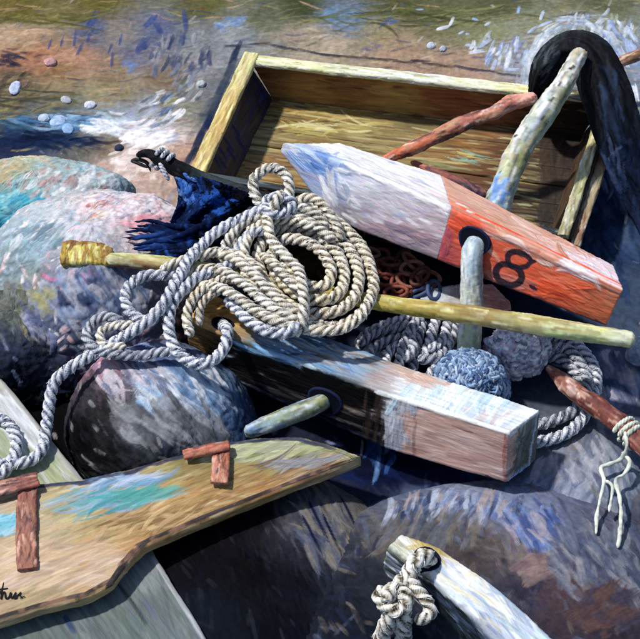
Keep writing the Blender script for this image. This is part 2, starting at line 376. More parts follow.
def ground():
    def axis(a, b, n, lo, hi, k):
        m = np.linspace(a, b, n); e = np.geomspace(.01, hi-b, k)+b; f = a-np.geomspace(.01, a-lo, k)[::-1]
        return np.r_[f, m, e]
    xs = axis(-1.02, 1.02, 760, -7, 7, 16); ys = axis(-.98, 1.42, 780, -5, 9, 16)
    X, Y = np.meshgrid(xs, ys); P = np.stack([X, Y, X*0], -1).reshape(-1, 3)
    P[:, 2] = gz(P); mb = MB(); mb.grid(P.reshape(len(ys), len(xs), 3), closed=False, caps=False, orient=False)
    def pf(p):
        p.control(GC); p.base(.03, 10)
        top = lambda x, y, v: y < 150
        rest = lambda x, y, v: (y >= 150) & ((y > 440) | (x > 520) | (x < 240))
        p.scatter(5200, .07, .009, sdir(2), .2, ['b8987c', '40486a', '6c4c34', '94905c', '2c3450', '7c7444'], .16, .6, .0009, .03, .25, .05, top)
        p.scatter(1500, .03, .009, sdir(70), .15, ['b8b0b0', '4c5880'], .06, .5, .0012, .02, .5, 0, top)
        p.scatter(3600, .042, .010, sdir(-62), .2, ['8892b8', 'b0a8b0', '3a4a78'], .06, .6, .0015, .02, .5, .05, rest)
        # navy and blue touches of the upper bank
        for a in [(75,38,22,4,80),(50,45,14,3,70),(62,42,14,3,75),(80,50,16,4,60),(92,20,26,10,60),(150,22,22,9,50),(158,28,18,8,120),(185,20,30,7,95),(140,48,18,8,70),
                  (120,40,16,3,80),(110,48,14,3,70),(112,60,20,3,85),(90,35,16,4,60),(183,40,14,4,80)]:
            p.dab(*a[:5], '33447a', .75)
        p.dabs(130, 66, 6, 6, 7, 9, 6, 20, ['60709a', '6c7aa0'])
        p.dabs(145, 45, 6, 5, 6, 9, 5, 60, ['34406c', '44527c'])
        p.dabs(235, 25, 16, 9, 16, 14, 6, 10, ['6f86a8', '8ca0b8', '5a749c'])
        p.dabs(340, 15, 15, 10, 18, 13, 7, 10, ['53708f', '5d7a98', '6884a0'])
        p.dabs(388, 25, 8, 5, 5, 14, 4, 25, ['4b5f88'])
        p.dabs(372, 48, 9, 5, 6, 12, 4, 10, ['7b7480', '6f6a7c'])
        p.dabs(20, 55, 22, 6, 12, 20, 4, -10, ['2f3040', '423a40']); p.dabs(5, 62, 12, 6, 8, 16, 6, 5, ['1a2038'])
        p.dabs(35, 62, 14, 10, 10, 14, 7, 20, ['94664c', '946c58']); p.dabs(60, 60, 18, 10, 10, 16, 7, 20, ['ac8470', '9c7860'])
        p.dabs(20, 88, 26, 16, 16, 18, 7, 40, ['6a6444', '3a3430', '8c7a5c'])
        p.dabs(20, 100, 50, 10, 22, 40, 4, 2, ['54503c', '3c3c38', '7c7450']); p.dabs(60, 20, 60, 6, 20, 50, 5, 2, ['4c4c28', '6a6438']); p.dabs(420, 18, 120, 10, 40, 50, 4, 2, ['3c4028', '585c38', '707450'])
        p.dabs(20, 40, 30, 12, 14, 30, 8, 5, ['a88c70', 'b49880']); p.dabs(180, 60, 30, 24, 40, 16, 5, 70, ['50587a', '34405f', '8c8c94', '64687c'])
        p.line([(238,48),(226,80),(206,125),(186,166)], 8, ['141c34', '1c2848', '2c3448'], 22, .85, gap=5); p.line([(232,70),(196,130)], 9, ['3c4858', '545c64'], 24, .5)  # dark strokes paint shade on the ground along the crate's left side
        p.line([(232,46),(262,44),(330,56),(420,62),(530,78)], 4, ['242838', '3c3434', '1c2440'], 24, .7, gap=8)  # thin dark line paints shade on the ground behind the back rim
        # the foam and pale spray by the water line
        p.dabs(60, 122, 46, 8, 40, 22, 5, -8, ['3d6f9e', '5f8cb4', '243a5c', '8fb0cc'])
        p.dabs(110, 122, 34, 8, 26, 20, 4, -12, ['cfd8e4', 'a8bccc', 'e4e4ea'])
        p.dabs(145, 135, 32, 13, 44, 18, 6, 10, ['e6e2e6', 'cfc8d0', 'a9b4cc', 'f0ecf0'])
        p.dabs(160, 110, 22, 18, 34, 15, 5, 35, ['c6ccd8', '7486a4', '3f4f74', 'a0a48c', 'e2e2e8'])
        p.dabs(185, 85, 18, 20, 24, 13, 4, 50, ['7d8494', '4a556e', 'a4a8a8', '5f654e'])
        p.dabs(20, 138, 60, 8, 34, 30, 7, -6, ['141c34', '1f3050', '2c4668'])
        p.dabs(135, 165, 34, 16, 30, 16, 8, 10, ['dccfcc', 'c8b4b0', 'e8dcd8', 'b49a90'])
        for a in [(508,60,24,6,75),(500,50,18,5,80),(517,45,22,5,85),(525,58,22,6,80),(494,65,14,5,70),(512,70,20,5,0),(532,30,16,4,40),(545,24,20,5,25),(565,20,26,6,5),(590,24,20,6,-15),
                  (612,42,34,7,-60),(622,55,24,7,-70),(600,60,16,6,-40),(632,35,26,6,-60),(620,25,16,5,-50),(638,60,18,7,50),(635,95,22,8,-80),(542,16,12,4,70),(443,28,16,6,10),(452,22,12,4,60),
                  (478,52,24,6,10),(484,44,20,6,30),(492,52,14,6,60),(470,46,12,5,-10),(461,33,8,4,30),(488,24,9,4,30),(475,20,8,4,-20),(420,10,10,3,0),(433,45,9,4,20),(468,34,6,3,0),(519,10,10,4,80)]:
            p.dab(*a[:5], ['bccadf', 'a9b9d8', 'd2d9e6', '8fa6cc'][R0.randint(4)], .9)
        p.dabs(500, 50, 28, 20, 34, 12, 4, 65, ['a9b6cc', '7b8db4', 'c8d0de', '8e9484']); p.dabs(600, 30, 38, 18, 50, 13, 4, 70, ['b0bccc', '8a98b4', 'cdd6e2', '9aa08c'])
        p.dabs(616, 45, 22, 20, 26, 18, 6, -60, ['a6b6dc', 'c4d0ea', '8498c4'])
        p.line([(527,88),(530,64),(544,40),(565,26),(590,24),(612,38),(626,62)], 6, ['b4c0d0', 'd4dae2', '8c98ac', 'c4ccd8'], 20, .85, .002, 3.5, 1.6); p.line([(521,84),(525,60),(540,34),(562,19),(592,17)], 4, ['a4b0c0', 'c8d0dc'], 18, .6, .002, 5, 1.6)
        p.dabs(50, 142, 60, 6, 40, 34, 5, -4, ['0a1024', '101c38', '182848']); p.dabs(15, 128, 24, 5, 10, 26, 5, -8, ['284058', '3c5c74'])
        p.dabs(100, 130, 24, 5, 14, 18, 5, -10, ['f0f2f6', 'd8e0ea'], .95, .003); p.dabs(150, 140, 26, 9, 26, 16, 6, 12, ['f6f4f6', 'e8e6ea'], .95, .003)
        # right-hand stone slope
        p.dabs(620, 165, 22, 40, 60, 24, 7, -75, ['7386b0', '5a6c98', '42547c', '94a2bc', '33446c'])
        p.dabs(612, 250, 28, 50, 60, 22, 8, -70, ['26395c', '1c2a48', '34486c', '43546c'])
        p.dabs(615, 385, 24, 40, 60, 18, 8, -70, ['7c86a0', 'a8a4b4', '545e7c', 'b8a8b0', '3c4866'])
        p.dabs(590, 470, 30, 40, 60, 18, 8, 70, ['98949c', '808290', '646a78', '706c6c'])
        p.dabs(555, 480, 26, 30, 40, 16, 8, 70, ['9c98a4', '7c7f8c', '6474a0'])
        p.dabs(600, 480, 40, 40, 120, 22, 6, -65, ['7c8494', '949aa8', '5c6880', 'a8a8b4', '485470'], .8); p.dabs(550, 500, 40, 20, 50, 20, 6, 65, ['6c7890', '8c94a8', '4c587c'], .8)
        p.dabs(395, 470, 60, 12, 40, 26, 9, -15, ['0c1434', '141e48', '0a0e22'])  # navy dabs paint the beam's shadow band onto the ground
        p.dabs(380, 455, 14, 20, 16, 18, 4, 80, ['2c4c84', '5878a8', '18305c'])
    o = mb.build('sand_ground', M_ground, None, pf); tag(o, 'sand and rock ground with olive, pink and blue patches and painted dark shade', None, None, 'structure')
ground()

# ================================================================== BOULDERS
def turq(P):
    P.scatter(650, .034, .011, sdir(40), .14, ['d6dce0', '9fc4cc', 'b8a0a0', '7fb4c4'], .22, .8, .002, .02, .8)
    P.dabs(26, 212, 36, 18, 80, 18, 8, 30, ['49a8c0', '62bccb', '3d94b4', '8ccad4']); P.dabs(70, 182, 50, 18, 90, 12, 6, 40, ['c4d0d8', '9fb4bc', 'dfe2e4', 'b89c9a'])
    P.dabs(35, 158, 40, 3, 10, 20, 4, 3, ['d8cc9c', 'c9a890'])
boulder((42, 212, .02, 94, 56, .16), 'boulder', 'rounded boulder with turquoise and white flecked top at the left edge of the shore', 'boulder',
        [(10,170,'b9a884'),(50,165,'9fb0ae'),(90,175,'a9c0c8'),(20,190,'8fa3a0'),(60,190,'a8b4b8'),(10,205,'5cb0c4'),(35,208,'6cb4c4'),(10,218,'48a8c0'),(30,222,'52acc2'),(55,215,'7cb8c4'),(0,235,'3f97b8'),(110,185,'a6b8c2'),(128,195,'7f93a4'),(60,215,'7fb0c0')], turq, seed=1, rough=.07)
def pinky(P):
    P.scatter(2000, .032, .010, sdir(35), .14, ['f4f0f2', 'e4ccd0', 'a8bcd0', '8ca4b4', 'dcb4b8'], .24, .8, .0021, .02, .9)
    P.dabs(130, 205, 50, 14, 110, 12, 5, 30, ['ece6ec', 'dccfd8', 'c4bccc', 'e8c8cc']); P.dabs(98, 210, 9, 10, 16, 9, 4, 20, ['b86c64', 'd8a89c', 'e8dcd0'])
    P.dabs(150, 222, 26, 9, 36, 14, 5, 20, ['e4a0ac', 'eebec4', 'd08c98']); P.dabs(40, 235, 36, 14, 60, 15, 5, 40, ['b9c4d4', '8fa8b8', 'd8dce4', '6d8494'])
    P.dabs(85, 282, 46, 10, 50, 12, 5, -30, ['a8a4b8', 'c8789c', '7c8cac', 'ccb8c4']); P.dabs(95, 300, 50, 30, 110, 20, 7, -60, ['8498b8', '9ca0b0', '50648c', 'b4b4c0', '364262'])
    P.dabs(30, 300, 26, 18, 40, 16, 8, -40, ['8c8c74', '9a9870', '6a6c6c', '7c84a0'])
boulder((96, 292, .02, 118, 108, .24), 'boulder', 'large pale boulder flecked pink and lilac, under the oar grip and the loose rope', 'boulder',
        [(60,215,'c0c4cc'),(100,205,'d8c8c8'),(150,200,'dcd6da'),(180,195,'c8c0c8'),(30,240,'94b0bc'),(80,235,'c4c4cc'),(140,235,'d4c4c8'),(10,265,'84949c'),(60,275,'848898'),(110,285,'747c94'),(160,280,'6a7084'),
         (30,300,'8a8a74'),(60,310,'6c7290'),(100,320,'4c5878'),(150,330,'545c74'),(30,340,'343c4a'),(80,350,'343c50'),(50,330,'4c566c'),(120,375,'6c545e'),(160,370,'4c5068'),(190,330,'2c3048'),(60,385,'141822')], pinky, seed=2, rough=.08)  # pale top and dark foot paint overhead light into the boulder
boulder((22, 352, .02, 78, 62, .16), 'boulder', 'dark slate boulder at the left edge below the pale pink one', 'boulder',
        [(10,310,'6c7068'),(40,310,'7a7c68'),(60,330,'545c78'),(10,345,'30384c'),(40,350,'1e2434'),(70,360,'343c54'),(20,380,'10141e'),(60,400,'0a0c12'),(85,340,'5c6488')],  # darkening towards the foot is painted shade
        lambda P: (P.scatter(800, .036, .010, sdir(-60), .22, ['8088a8', '9a9478', '242c44'], .16, .8, .002, .02, .4), P.dabs(55, 325, 30, 14, 40, 20, 6, -50, ['7c84a8', '9c9cac', '586080'])), seed=3)
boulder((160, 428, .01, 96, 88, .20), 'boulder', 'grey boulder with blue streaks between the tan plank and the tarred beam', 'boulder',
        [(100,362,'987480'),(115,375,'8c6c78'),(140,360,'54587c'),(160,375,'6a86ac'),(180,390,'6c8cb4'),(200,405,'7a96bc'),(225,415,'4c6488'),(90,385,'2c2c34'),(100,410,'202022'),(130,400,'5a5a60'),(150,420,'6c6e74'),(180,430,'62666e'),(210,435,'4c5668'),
         (80,440,'060608'),(110,450,'141416'),(150,455,'26282c'),(190,455,'1c2434'),(240,430,'1c2c4c')],  # black left edge and foot paint the shade of the crevice
        lambda P: (P.scatter(1500, .044, .010, sdir(-50), .17, ['8a8c90', '2a2c34'], .08, .75, .0018, .02, .35),
                   P.dabs(182, 392, 48, 22, 130, 24, 5, -42, ['8ca8c8', '6484ac', 'b0c4d8', 'c0c8d4', '506c90', 'd8dce4']), P.dabs(102, 366, 12, 8, 22, 18, 5, -60, ['b88c98', 'a87884', 'c4a4ac', '8c7490']), P.dabs(140, 380, 40, 16, 40, 22, 4, -50, ['a4a4b0', '7c7c90', 'c4bcc8', '5c6480']), P.dabs(170, 425, 60, 20, 60, 30, 6, -40, ['7c7e84', '5c5e64', '94969c']),
                   P.dabs(150, 350, 40, 8, 30, 22, 6, -20, ['5c70a4', '8898bc', '3c4c7c'])), seed=4, rough=.06)
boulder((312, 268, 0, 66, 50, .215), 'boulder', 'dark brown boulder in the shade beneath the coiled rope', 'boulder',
        [(300,240,'14141c'),(310,262,'4a3418'),(330,280,'201414'),(280,260,'583c1c'),(350,290,'0c0c14'),(260,285,'3c2814'),(330,250,'0e1018')],  # near-black tones paint the dark gaps between the rope loops
        lambda P: P.scatter(600, .03, .010, sdir(-40), .3, ['8a6430', '2a1810', '1c2c50'], .2, .8, .002, .02, .5), seed=5, rough=.04)
boulder((505, 668, -.02, 250, 172, .10), 'boulder', 'broad grey-brown boulder with blue dabs along its crest, below the square beam end', 'boulder',
        [(400,500,'566078'),(440,500,'7c88a4'),(480,502,'8088a0'),(520,515,'7884a8'),(560,540,'5c6a94'),(400,530,'54504c'),(440,525,'4e4844'),(480,540,'4c4644'),(520,550,'706868'),(540,565,'585058'),(470,565,'40383c'),(520,590,'2c2c3c'),(560,590,'4c3a40'),(600,600,'443638'),(620,640,'2a2632'),(600,560,'4c4854'),(630,570,'3c4254'),(580,545,'5a5c6c'),(420,510,'3c4660'),
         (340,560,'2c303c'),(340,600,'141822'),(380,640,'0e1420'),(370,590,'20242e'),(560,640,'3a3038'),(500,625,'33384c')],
        lambda P: (P.scatter(2600, .042, .012, sdir(-55), .16, ['6c645c', '545e78', '20263c'], .1, .6, .0014, .03, .5),
                   P.dabs(455, 507, 66, 14, 110, 15, 4.5, 72, ['7c8cb4', 'a4aec4', '5c6ea0', '948c90', '3c4868', '2c3450']), P.dabs(535, 530, 26, 22, 44, 20, 5, -55, ['5c78b0', '8490b4', '38487c', '9c98a8']),
                   P.dabs(540, 565, 26, 12, 24, 14, 9, 20, ['84706f', '6c5a60']), P.dabs(600, 560, 50, 40, 130, 24, 6, -60, ['5c6478', '747a88', '48506a', '868690', '3a4258'], .75), P.dabs(430, 530, 50, 16, 60, 24, 6, 60, ['50545c', '62646c', '3c4456', '6c665f'], .7), P.dabs(605, 610, 30, 26, 50, 18, 10, 30, ['54403e', '4a3a3e', '3c3848'])), seed=6, rough=.035)
boulder((262, 592, -.03, 140, 122, .08), 'boulder', 'low boulder painted near-black for shade, with a scratched grey crest, right of the grey-green board', 'boulder',
        [(300,500,'46464a'),(330,500,'545454'),(350,520,'62625f'),(300,530,'4c4c54'),(340,550,'5e605e'),(370,540,'54524e'),(260,520,'100e14'),(220,530,'100d12'),(200,560,'0c0b10'),(250,570,'08080c'),(300,580,'0c0e16'),(350,590,'1c2434'),(200,620,'101620'),(280,630,'080a12'),(300,550,'1c1e28'),(320,520,'34384c')],  # near-black tones paint a shadowed hollow into the boulder's colour
        lambda P: (P.scatter(1900, .05, .010, sdir(-60), .16, ['24262f', '0c1020', '1c1820'], .12, .6, .001, .02, .25), P.dabs(325, 530, 26, 34, 70, 34, 5, -62, ['6c6c70', '54586c', '7a7468', '3c4258']),
                   [P.dab(x, y, 44, 3, -64, '0c1430') for x, y in ((318, 520), (332, 535), (312, 535), (350, 515))]), seed=8, rough=.04)
boulder((648, 352, .03, 22, 18, .05), 'stone', 'small pale blue-white stone by the tip of the yellow oar, at the right edge', 'stone',
        [(632,346,'a8b8cc'),(638,355,'8090a8')], lambda P: P.scatter(90, .02, .008, sdir(20), .15, ['c8d4e0'], .3, .8, .0015, .01, .5), seed=9)

# pebbles on the bank
PEB = [(15,88,6,8,'b8c4e0','tall pale blue pebble in the dark hollow at the far left of the bank'),(66,100,5,5,'b4b8c4','pale pebble standing left of its round twin, above the foam'),(90,105,6,5,'c8d0e0','round white pebble on the bank, right of its pale twin'),
       (44,118,6,5,'b4c4dc','oval blue-white pebble, leftmost of the wet pebbles above the dark water line'),(58,121,9,6,'a8c0e4','largest wet blue pebble in the middle of its row by the foam'),(68,129,8,5,'90b0dc','flat blue pebble at the lower right end of the wet row'),
       (50,62,7,5,'c09898','pinkish pebble on the orange patch of the bank'),(201,84,5,4,'b8c0c4','small grey-white pebble just left of the crate rim'),(431,46,5,4,'c0ccdc','tiny blue-white pebble on the pink sand beyond the crate'),(443,49,4,4,'a8b4c8','tiny grey-blue pebble beside its whiter neighbour beyond the crate'),
       (119,148,5,4,'343c54','dark blue pebble in the foam above the black pole')]
for k, (x, y, a, b, c, lab) in enumerate(PEB):
    mb = MB(); mb.grid(dome(x, y, gz(W(x, y, .0))[0]+.002, a*.95, b*.95, .008, seed=20+k, rough=.12, full=True, res=.0016, rot=k), caps=False)
    cc = lin(c)
    def pf(P, cc=cc):
        P.C0 = np.c_[P.V[:1], P.N[:1]*.07]; P.CC = cc[None]; P.base(.01); P.scatter(14, .014, .005, sdir(30), .25, None, 0, .8, .0007, .01, .6)
    tag(mb.build('pebble', M_rock, None, pf), lab, 'pebble', 'pebbles on the sandy bank')

# ================================================================== CRATE
RZ = .17
def board(name, corners, m, parent, ctrl, dirn, n, acc=None, pacc=0, r=.004, L=.07, w=.009, var=.2, extra=None, res=.0026, alpha=.75, h=.0012, warp=.002):
    mb = MB(); mb.grid(quad_loft(corners, r=r, res=res, ring_res=.003, warp=warp), capn=4)
    def pf(P):
        P.control(ctrl); P.base(.02, 12); P.scatter(n, L, w, dirn, var, acc, pacc, alpha, h, .015, .12)
        if extra: extra(P)
    return mb.build(name, m, parent, pf)
# outer rim corners and inner floor corners, all at their own heights
BL, BR, FL, FR = W(247, 58, RZ), W(610, 98, RZ), W(193, 176, RZ), W(566, 236, RZ)
fz = .035
ctr = (BL+BR+FL+FR)/4
def inset(p, k, z): q = p+(ctr-p)*k; return np.array([q[0], q[1], z])
bl, br, fl, fr = W(273, 100, fz), W(582, 136, fz), inset(FL, .12, fz), inset(FR, .12, fz)
crate = thing('crate', ((bl+br+fl+fr)/4)*[1, 1, 0]+[0, 0, .02], 'open shallow wooden crate with pale rims and ochre planked inside, behind the numbered buoy', 'crate')
xd = norm(BR-BL); yd = norm(BL-FL)
up = np.array([0, 0, 1.])
def wall(A, B, a, b, th, inward):   # slanted wall: top edge A-B, foot a-b, thickness outwards
    o = -inward*th; return [[a, a+o, A+o-up*.006, A-up*.006], [b, b+o, B+o-up*.006, B-up*.006]]
d_in = -yd
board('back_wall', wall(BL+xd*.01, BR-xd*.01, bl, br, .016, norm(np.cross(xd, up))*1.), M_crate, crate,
      [(270,72,'7c5430'),(350,78,'8c6038'),(450,88,'8c5034'),(515,98,'7c4830'),(300,95,'a88048'),(400,102,'b08c50'),(490,112,'9c6440'),(540,105,'3a2a20'),(570,105,'241c18')], xd, 420, ['a9894c', '3c2418', '8c5c40'], .25)  # dark right end paints the arch's shadow on this wall
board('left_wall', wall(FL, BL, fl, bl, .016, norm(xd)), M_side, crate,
      [(255,80,'3c3436'),(245,110,'4a3c34'),(225,150,'5c4c3c'),(262,95,'2c2c3c'),(235,140,'4c4450')], yd, 220, ['1c2858', '2c3c78', '6a5844'], .35,  # dark tones paint the shade on the wall's inner face
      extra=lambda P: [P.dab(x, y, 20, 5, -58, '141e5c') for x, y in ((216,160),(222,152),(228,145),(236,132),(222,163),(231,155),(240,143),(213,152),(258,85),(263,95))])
board('right_wall', wall(FR, BR, fr, br, .016, -norm(xd)), M_side, crate, [(590,130,'3a2c24'),(575,180,'4a3828'),(570,210,'4c3a2a')], yd, 160, ['5a4430', '241c1c'], .3)  # dark brown paints in the shade under the arch
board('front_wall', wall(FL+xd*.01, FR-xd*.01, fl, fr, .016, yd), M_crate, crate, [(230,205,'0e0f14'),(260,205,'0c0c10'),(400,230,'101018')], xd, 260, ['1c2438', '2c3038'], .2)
mb = MB(); planks = 7
for k in range(planks):
    t0, t1 = k/planks+.004, (k+1)/planks-.004
    e = yd*(.012 if k == 0 else 0), yd*(-.012 if k == planks-1 else 0)
    a0, a1 = bl*(1-t0)+fl*t0+e[0]-xd*.012, bl*(1-t1)+fl*t1+e[1]-xd*.012; b0, b1 = br*(1-t0)+fr*t0+e[0]+xd*.012, br*(1-t1)+fr*t1+e[1]+xd*.012
    dz = up*.012; lift = up*(.0015*(k % 3))
    mb.grid(quad_loft([[a0+lift, a0-dz, a1-dz, a1+lift], [b0+lift, b0-dz, b1-dz, b1+lift]], r=.003, res=.0028, ring_res=.0032, warp=.003), capn=3)
def fl_paint(P):
    P.control([(290,110,'7a6238'),(350,115,'8c7a4c'),(420,120,'7c6c48'),(490,130,'7c5636'),(300,135,'7c683c'),(260,140,'a08a60'),(380,140,'948458'),(250,170,'ac8a54'),(280,165,'7c5c34'),(460,150,'8a6438'),(500,170,'6a4028'),(540,130,'2c241f'),(560,170,'332a22'),(550,210,'2a2522'),(520,190,'3c2f22'),(530,160,'3a2c20'),(575,150,'2c2420')])  # dark right-hand points paint the arch's shadow on the floor
    P.base(.02, 12); P.scatter(2600, .085, .009, xd, .2, ['b0a470', 'a09058', '64442a', '7c8c64', 'bcb88c', '44301e', '5c4c34'], .36, .75, .0013, .02, .06, sel=lambda x, y, v: x < 540)
    P.scatter(700, .06, .011, yd, .2, ['40342a', '1c1a1c'], .2, .6, .001, .02, .2, sel=lambda x, y, v: x >= 540)  # dark strokes deepen the painted shadow on the right of the floor
    P.dabs(340, 112, 60, 10, 40, 36, 4, -4, ['b4a060', 'c8bc80', '9c7c3c']); P.dabs(470, 158, 22, 4, 10, 26, 3, -8, ['7c9c8c', '90a890', 'c8b878'])
    P.dabs(330, 128, 60, 6, 26, 36, 4, -3, ['cabf80', 'b4a860', 'd8d09c'])
    P.dabs(500, 105, 30, 10, 16, 30, 5, -3, ['6c3424', '84442c'])
mb.build('floor', M_crate, crate, fl_paint)
def rim(a, b, wdt, th, inward, lift, **k):
    i = inward*wdt
    return [[a-i*.25+up*lift, a+i*.75+up*lift, a+i*.75+up*(lift-th), a-i*.25+up*(lift-th)], [b-i*.25+up*lift, b+i*.75+up*lift, b+i*.75+up*(lift-th), b-i*.25+up*(lift-th)]]
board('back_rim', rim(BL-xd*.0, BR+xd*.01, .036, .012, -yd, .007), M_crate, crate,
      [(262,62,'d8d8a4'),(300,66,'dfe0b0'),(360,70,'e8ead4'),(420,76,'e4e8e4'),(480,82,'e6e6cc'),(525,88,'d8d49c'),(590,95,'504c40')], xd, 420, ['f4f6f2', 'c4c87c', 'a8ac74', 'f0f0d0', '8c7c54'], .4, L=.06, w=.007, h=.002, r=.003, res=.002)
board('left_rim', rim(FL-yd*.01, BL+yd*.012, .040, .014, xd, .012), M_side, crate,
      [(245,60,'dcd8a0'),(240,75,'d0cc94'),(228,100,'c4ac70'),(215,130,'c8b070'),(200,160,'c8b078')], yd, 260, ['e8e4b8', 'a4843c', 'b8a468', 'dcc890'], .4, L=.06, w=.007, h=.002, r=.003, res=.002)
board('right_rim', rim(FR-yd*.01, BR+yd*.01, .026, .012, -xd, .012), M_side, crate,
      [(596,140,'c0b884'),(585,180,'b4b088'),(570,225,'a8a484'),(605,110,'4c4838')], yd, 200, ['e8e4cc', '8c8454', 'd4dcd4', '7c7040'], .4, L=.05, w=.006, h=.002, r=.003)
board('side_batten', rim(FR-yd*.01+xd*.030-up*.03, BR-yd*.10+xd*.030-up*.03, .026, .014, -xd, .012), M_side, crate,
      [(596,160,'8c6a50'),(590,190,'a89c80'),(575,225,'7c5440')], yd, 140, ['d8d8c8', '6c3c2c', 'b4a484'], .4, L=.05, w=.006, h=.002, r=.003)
board('front_rim', rim(FL+xd*.02, FR, .020, .010, yd, .006), M_crate, crate, [(200,178,'505c60'),(230,186,'48545c'),(260,194,'2c343c'),(300,200,'1c1c20')], xd, 200, ['7c8c8c', '20242c'], .3, L=.05, w=.006, r=.003)

# ================================================================== NUMBERED BUOY (square spar, rolled on its side)
Z1 = .355
def bsec(rear, ft, fb, z1=Z1, k=1.):
    A = W(rear[0], rear[1], z1-.059*k); B = W(ft[0], ft[1], z1); D = W(fb[0], fb[1], z1-.123*k); return [A, B, D, A+D-B]
tipc = W(285, 147, Z1-.035)
tip = [tipc+np.array([-.004, .008, .004]), tipc+np.array([.010, -.002, .012]), tipc+np.array([.000, -.012, -.014]), tipc+np.array([-.010, .0, -.018])]
s1 = bsec((340, 143), (347, 163), (332, 219)); s2 = bsec((441, 175), (452, 209), (437, 260)); s3 = bsec((613, 266), (623, 290), (606, 326))
buoy = thing('buoy', (np.array(s2).mean(0)*[1, 1, 0]+[0, 0, .17]), 'pointed square buoy, half white and half orange-red with number 8, lying over the crate', 'buoy')
bd = norm(s3[1]-s2[1])
mixs = lambda a, b, t: [np.array(p)*(1-t)+np.array(q)*t for p, q in zip(a, b)]
mb = MB(); mb.grid(quad_loft([tip, s1, s2], res=.0019, r=.006, ring_res=.0022, warp=.003), capn=4)
WH = [(292,148,'b8c0d0'),(310,150,'a8bce0'),(330,148,'f4f4f4'),(360,155,'faf8f4'),(400,172,'faf6f2'),(430,185,'f8f4f2'),(380,163,'faf8f6'),(345,152,'f6f6f6'),(305,165,'7c98cc'),(320,180,'8ca4d0'),(335,172,'a8b8dc'),(330,200,'a8a8bc'),(360,185,'d8d8e4'),(400,205,'dcd4dc'),  # white top face and mauve lower face paint in light and shade
      (360,215,'a89ca8'),(390,200,'c4bccc'),(400,230,'b49ca4'),(420,215,'c8bcc8'),(435,235,'bca4ac'),(345,220,'7c7880'),(420,250,'8c7c84')]
def wp(P):
    P.control(WH); P.base(.012, 12); P.scatter(1500, .05, .010, bd, .08, ['f4f4f8', 'd0d4e4', '94a8d4', 'b8a8b8'], .12, .65, .0012, .012, .18)
    P.dabs(318, 163, 20, 9, 40, 22, 5, -40, ['5c84c8', '88a8dc', 'b8cce8', '4468a8']); P.dabs(345, 165, 14, 7, 16, 18, 6, -20, ['6c8cc8', 'a8bce0', 'e8ecf4'])
    for t in np.linspace(0, 1, 22): P.dab(350+t*98+R0.randn(), 166+t*42+R0.randn()*1.2, 10+14*R0.rand(), 3+2*R0.rand(), -24+4*R0.randn(), 'f4f4fa', .35+.5*R0.rand())  # pale dabs paint a highlight along the ridge
    for t in np.linspace(0, 1, 14): P.dab(318+t*34, 146+t*2, 16, 5, -4, 'f2f4f6', .8)
    P.dabs(385, 235, 50, 10, 30, 26, 7, -22, ['a88c94', '94848c', '8c7c90'])
    P.dabs(335, 190, 14, 12, 20, 20, 5, -70, ['e0e4ec', '8c98b4', 'c8ccd8'])
mb.build('white_half', M_buoy, buoy, wp)
# plane of the buoy's front face
fA, fB, fD = s2[1], s3[1], s2[2]; fn = norm(np.cross(fB-fA, fD-fA)); fn = fn if fn@(CAM-fA) > 0 else -fn
def onface(px, py, lift=.0022, A=fA, n=fn):
    d = ray(px, py); t = ((A-CAM)@n)/(d@n); return CAM+d*t+n*lift
e0 = mixs(s2, s3, .002)
mb = MB(); mb.grid(quad_loft([e0, s3], res=.0019, r=.006, ring_res=.0022, warp=.003), capn=6)
def rp(P):
    P.control([(455,190,'d4a490'),(480,203,'d8ac9a'),(520,225,'dcb4a2'),(560,248,'e4c0b8'),(600,272,'ecd4dc'),(612,275,'efe0ea'),(540,240,'d8aa98'),(500,222,'d0a088'),  # pale pink top face paints the light falling on the red
               (455,225,'d8583c'),(470,235,'dc5c3c'),(500,250,'d85c40'),(530,270,'dc5a38'),(570,290,'d85434'),(600,305,'c46444'),(445,250,'b04c50'),(480,270,'cc604c'),(520,290,'c8644c'),(560,305,'cc6044'),(590,318,'b8664c'),(615,300,'c87458')])
    P.base(.01, 12); P.scatter(1900, .045, .010, bd, .10, None, 0, .6, .0011, .01, .2)
    P.dabs(545, 242, 60, 22, 40, 26, 6, -27, ['e4c4bc', 'c88c74', 'dca890']); P.dabs(590, 268, 22, 10, 40, 26, 5, -27, ['f4ecf4', 'f0dce4', 'e8c8cc'])
    for t in np.linspace(0, 1, 26): P.dab(456+t*160, 206+t*77, 22, 4, -26, ['f0603c', 'e84c2c', 'f48c74', 'ea5838'][R0.randint(4)], .9)
    for t in np.linspace(0, 1, 30): P.dab(458+t*160, 217+t*75, 22, 2.6, -25, ['8c6c70', 'b08078', 'a05c58'][R0.randint(3)], .55)
    P.dab(462, 206, 14, 3, -22, 'fadcd4'); P.dab(470, 213, 10, 3, -22, 'fae4e0'); P.dab(485, 222, 12, 2.5, -24, 'f8d8d0'); P.dab(592, 280, 24, 2.5, -25, 'faf0f4')
    P.dabs(555, 287, 34, 10, 46, 26, 5, -22, ['e8502c', 'f06840', 'd8482c', 'e87858']); P.dabs(466, 226, 12, 10, 20, 20, 7, -30, ['e4583c', 'd8502f'])
    P.dabs(446, 240, 5, 14, 16, 14, 6, 75, ['a8485c', 'b85858']); P.dabs(500, 282, 30, 6, 20, 22, 5, -22, ['d08070', 'b86c60'])
